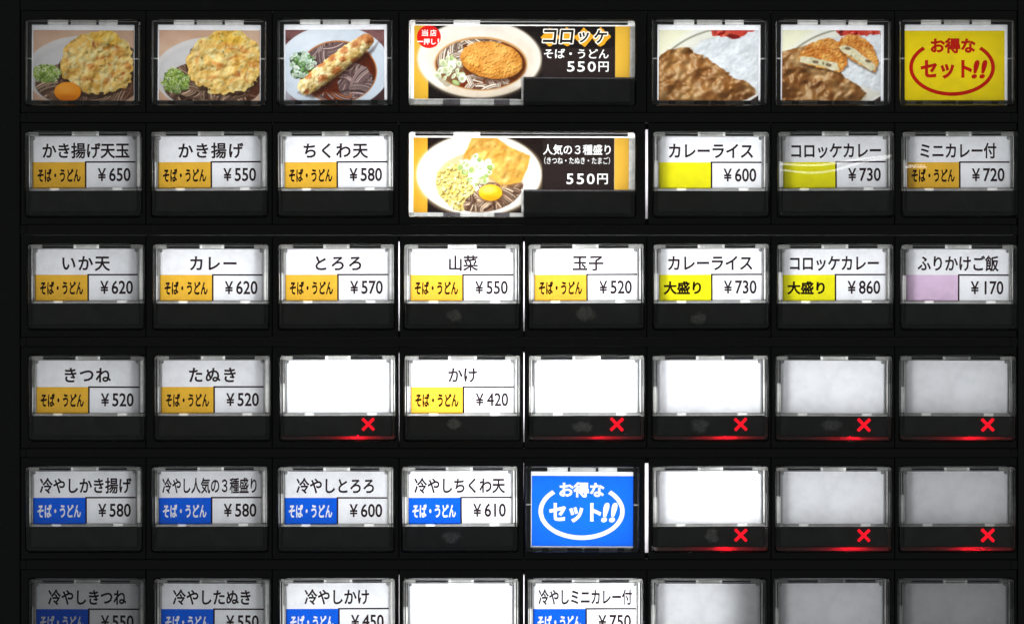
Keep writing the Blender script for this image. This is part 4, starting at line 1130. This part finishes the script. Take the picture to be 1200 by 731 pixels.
picture(1, 1, 'picture of kakiage tempura noodles with a raw egg yolk', lambda *a: pic_kakiage(True, *a, 0, 0, 5.62, 3))
picture(1, 2, 'picture of kakiage tempura noodles with leeks and no egg', lambda *a: pic_kakiage(False, *a, 170, 10, 6.09, 8))
picture(1, 3, 'picture of dark noodle soup crossed by a long chikuwa tempura stick', lambda *a: pic_chikuwa(*a, 318, 10, 6.09, 5), right=3, gain=.62)
picture(1, 6, 'picture of curry rice with red pickles and no croquette', lambda *a: pic_curry(*a, 755, 10, 6.09, 12), right=2, gain=.58)
picture(1, 7, 'picture of curry rice topped with two halves of a croquette', lambda *a: pic_croquette_curry(*a, 900, 10, 6.09, 14), right=3, gain=.60)

# ---- set signs
b, x, (px0, py0, px1, py1) = pic_panel(1, 8, 'yellow sign reading お得なセット!! in red inside a red ring', 's')
part('paper_card', boxes_mesh('paper_card', [(px0 - .3, py0 - .3, px1 + .3, py1 + .3, 2.12, 2.2, 0)], [M_PAPER]), b)
ox, oy = x, TOP[1]
part('coloured_ground', outline_mesh('coloured_ground', [rect(px0 - .3, 35.4 - oy, 1178.6 - ox, py1 + .3)], M_SETYEL), b, 0, 0, 2.10)
part('sign_lettering', outline_mesh('sign_lettering', fit('お得な', 1092.6 - ox, 44.8 - oy, 1143.6 - ox, 61.3 - oy, .1) + fit('セット', 1081 - ox, 71 - oy, 1139.5 - ox, 90.8 - oy, .1)
     + fit('!!', 1142.6 - ox, 71 - oy, 1156 - ox, 90.8 - oy, .08, shear=4), M_RED), b, 0, 0, 2.08)
part('ring', outline_mesh('ring', [arc_band(1117 - ox, 78.6 - oy, 50.4, 33.4, 4.4, -47, 227)], M_RED), b, 0, 0, 2.07)
b, x, (px0, py0, px1, py1) = pic_panel(5, 5, 'bright blue sign reading お得なセット!! in white inside a white ring', 's')
part('paper_card', boxes_mesh('paper_card', [(px0 - .3, py0 - .3, px1 + .3, py1 + .3, 2.12, 2.2, 0)], [M_PAPER]), b)
ox, oy = x, TOP[5]
part('coloured_ground', outline_mesh('coloured_ground', [rect(623.4 - ox, 557.4 - oy, 743.4 - ox, 640 - oy)] + fit('お得な', 656.5 - ox, 565.5 - oy, 707.8 - ox, 582 - oy, .08)
     + fit('セット', 645 - ox, 590.4 - oy, 704 - ox, 610.8 - oy, .1) + fit('!!', 708 - ox, 590 - oy, 721.6 - ox, 610.6 - oy, .09, shear=4)
     + [arc_band(682 - ox, 599 - oy, 50.6, 33.6, 5.2, -47, 227)], M_SETBLUE, True), b, 0, 0, 2.10)

# ---- wide picture buttons
def wide(r, label, canvas, px, split_y, extras, gain):
    x = ROWX[r][3]; w, h = 264.5, 99.0
    b = thing('wide_picture_button', r, x, label, 'button', 'wide picture buttons')
    bezel(r, 3, 4, x, w)
    sx = 611.5 - x; sy = split_y - TOP[r]
    me = boxes_mesh('back_frame', [(-2.6, -2.6, w + 2.6, .8, 2.6, 3.1, 0), (-2.6, h - .8, w + 2.6, h + 2.6, 2.6, 3.1, 0), (-2.6, .8, .8, h - .8, 2.6, 3.1, 0), (w - .8, .8, w + 2.6, h - .8, 2.6, 3.1, 0),
                                   (sx + 2.4, sy + 3.4, w - .8, h - .8, 2.6, 3.1, 0)], [M_BLACK])
    part('back_frame', me, b)
    F, B = 2.3, 2.55
    x0, y0, x1, y1 = px[0] - x, px[1] - TOP[r], px[2] - x, px[3] - TOP[r]
    rc = [(0, 0, w, 1.5, F, B, 4), (0, 1.5, 7, y0, F, B, 1), (7, 1.5, 52, 4.0, F + .1, B, 2), (7, 4.0, 52, y0, F, B, 1), (52, 1.5, 83, y0, F - .1, B, 1), (83, 1.5, w - 8, 4.0, F + .1, B, 2), (83, 4.0, w - 8, y0, F, B, 1), (w - 8, 1.5, w, y0, F, B, 1),
          (0, y0, 2, h, F, B, 0), (2, y0, x0, h - 2, F + .1, B, 1), (w - 2, y0, w, sy, F, B, 0), (x1, y0, w - 2, sy, F + .1, B, 0),
          (2, y1, 40, h - 1, F, B, 0), (40, y1, 60, h - 1, F, B, 3), (60, y1, 100, h - 1, F, B, 0), (100, y1, 118, h - 1, F, B, 3), (118, y1, sx + 2.2, h - 1, F, B, 0),
          (sx - .4, sy, sx + 2.3, y1, F, B, 0), (sx + 2.3, sy + 5, sx + 5, y1, F + .12, B, 2), (sx + 2.3, sy - .2, w - 2, sy + 1.8, F - .1, B, 3), (sx + 2.3, sy + 1.8, w - 2, sy + 5, F + .12, B, 2)]
    part('card_tray', boxes_mesh('card_tray', rc, [M_CLEAR, M_TAB, M_SLOT, M_CLEAR_D, M_RIB]), b)
    c_ = canvas(px[0], px[1], px[2], px[3])
    part('dish_photo', canvas_mesh('dish_photo', c_, lambda cx, cy: (cx > 611.5 - px[0]) & (cy > split_y - px[1]), gain), b, x0, y0, 2.14)
    extras(b, x, TOP[r])
    # the raised dark plate in the lower corner
    me = boxes_mesh('dark_plate', [(sx + 3.2, sy + 2.6, w - 4, h - 3.4, 1.2, 2.4, 0)], [M_BAND], .6); part('dark_plate', me, b)
    part('clear_cap', cap_mesh(w, h), b)
    lamp(b, 'button_lamp', 62, h / 2, 132, 100, LUM[r][3] * LAMP_K * 1.2)
    lamp(b, 'button_lamp', 196, 34, 130, 84, LUM[r][4] * LAMP_K * 1.0)
    return b

# prints with white lettering: black ground is an ink layer with the letters knocked out of it
def ground(b, x, y, box, letters):
    loops = [rect(box[0] - x, box[1] - y, box[2] - x, box[3] - y)]
    for (s, bx, off) in letters: loops += (spaced if len(s) > 6 and off else fit)(s, bx[0] - x, bx[1] - y, bx[2] - x, bx[3] - y, off)
    part('lettered_ground', outline_mesh('lettered_ground', loops, M_BLACKPRINT, True), b, 0, 0, 2.10)

def YEN(xs, y0, y1): return [(ch, (a, y0, b_, y1), .03) for ch, (a, b_) in zip('550円', xs)]
def extras1(b, x, y):
    ground(b, x, y, (635.7, 54.4, 721.4, 89.3), [(SU, (638, 56.2, 713.6, 67), .03), ] + YEN(((665.3, 673.5), (677.3, 685.6), (689.4, 698.4), (702, 713.6)), 71, 82.6))
def extras2(b, x, y):
    ground(b, x, y, (635.8, 160.5, 720.2, 221.6), [('人気の３種盛り', (636.6, 168.6, 716, 180.4), .03), ('（きつね・たぬき・たまご）', (638, 183, 715.2, 191.6), .0), ] + YEN(((664.5, 672), (676.5, 684.5), (688.3, 697), (700.5, 712.5)), 202.8, 214.8))

wide(1, 'wide picture button of croquette noodles reading コロッケそば・うどん 550円', lambda *a: pic_korokke(*a, 470, 10, 4.138, 21), (485, 29.3, 738.7, 115.3), 89.2, extras1, .72)
wide(2, 'wide picture button of three topping noodles reading 人気の３種盛り 550円', lambda *a: pic_sanshu(*a, 470, 145, 4.0, 23), (483.8, 160.6, 737.4, 248.8), 221.5, extras2, .45)
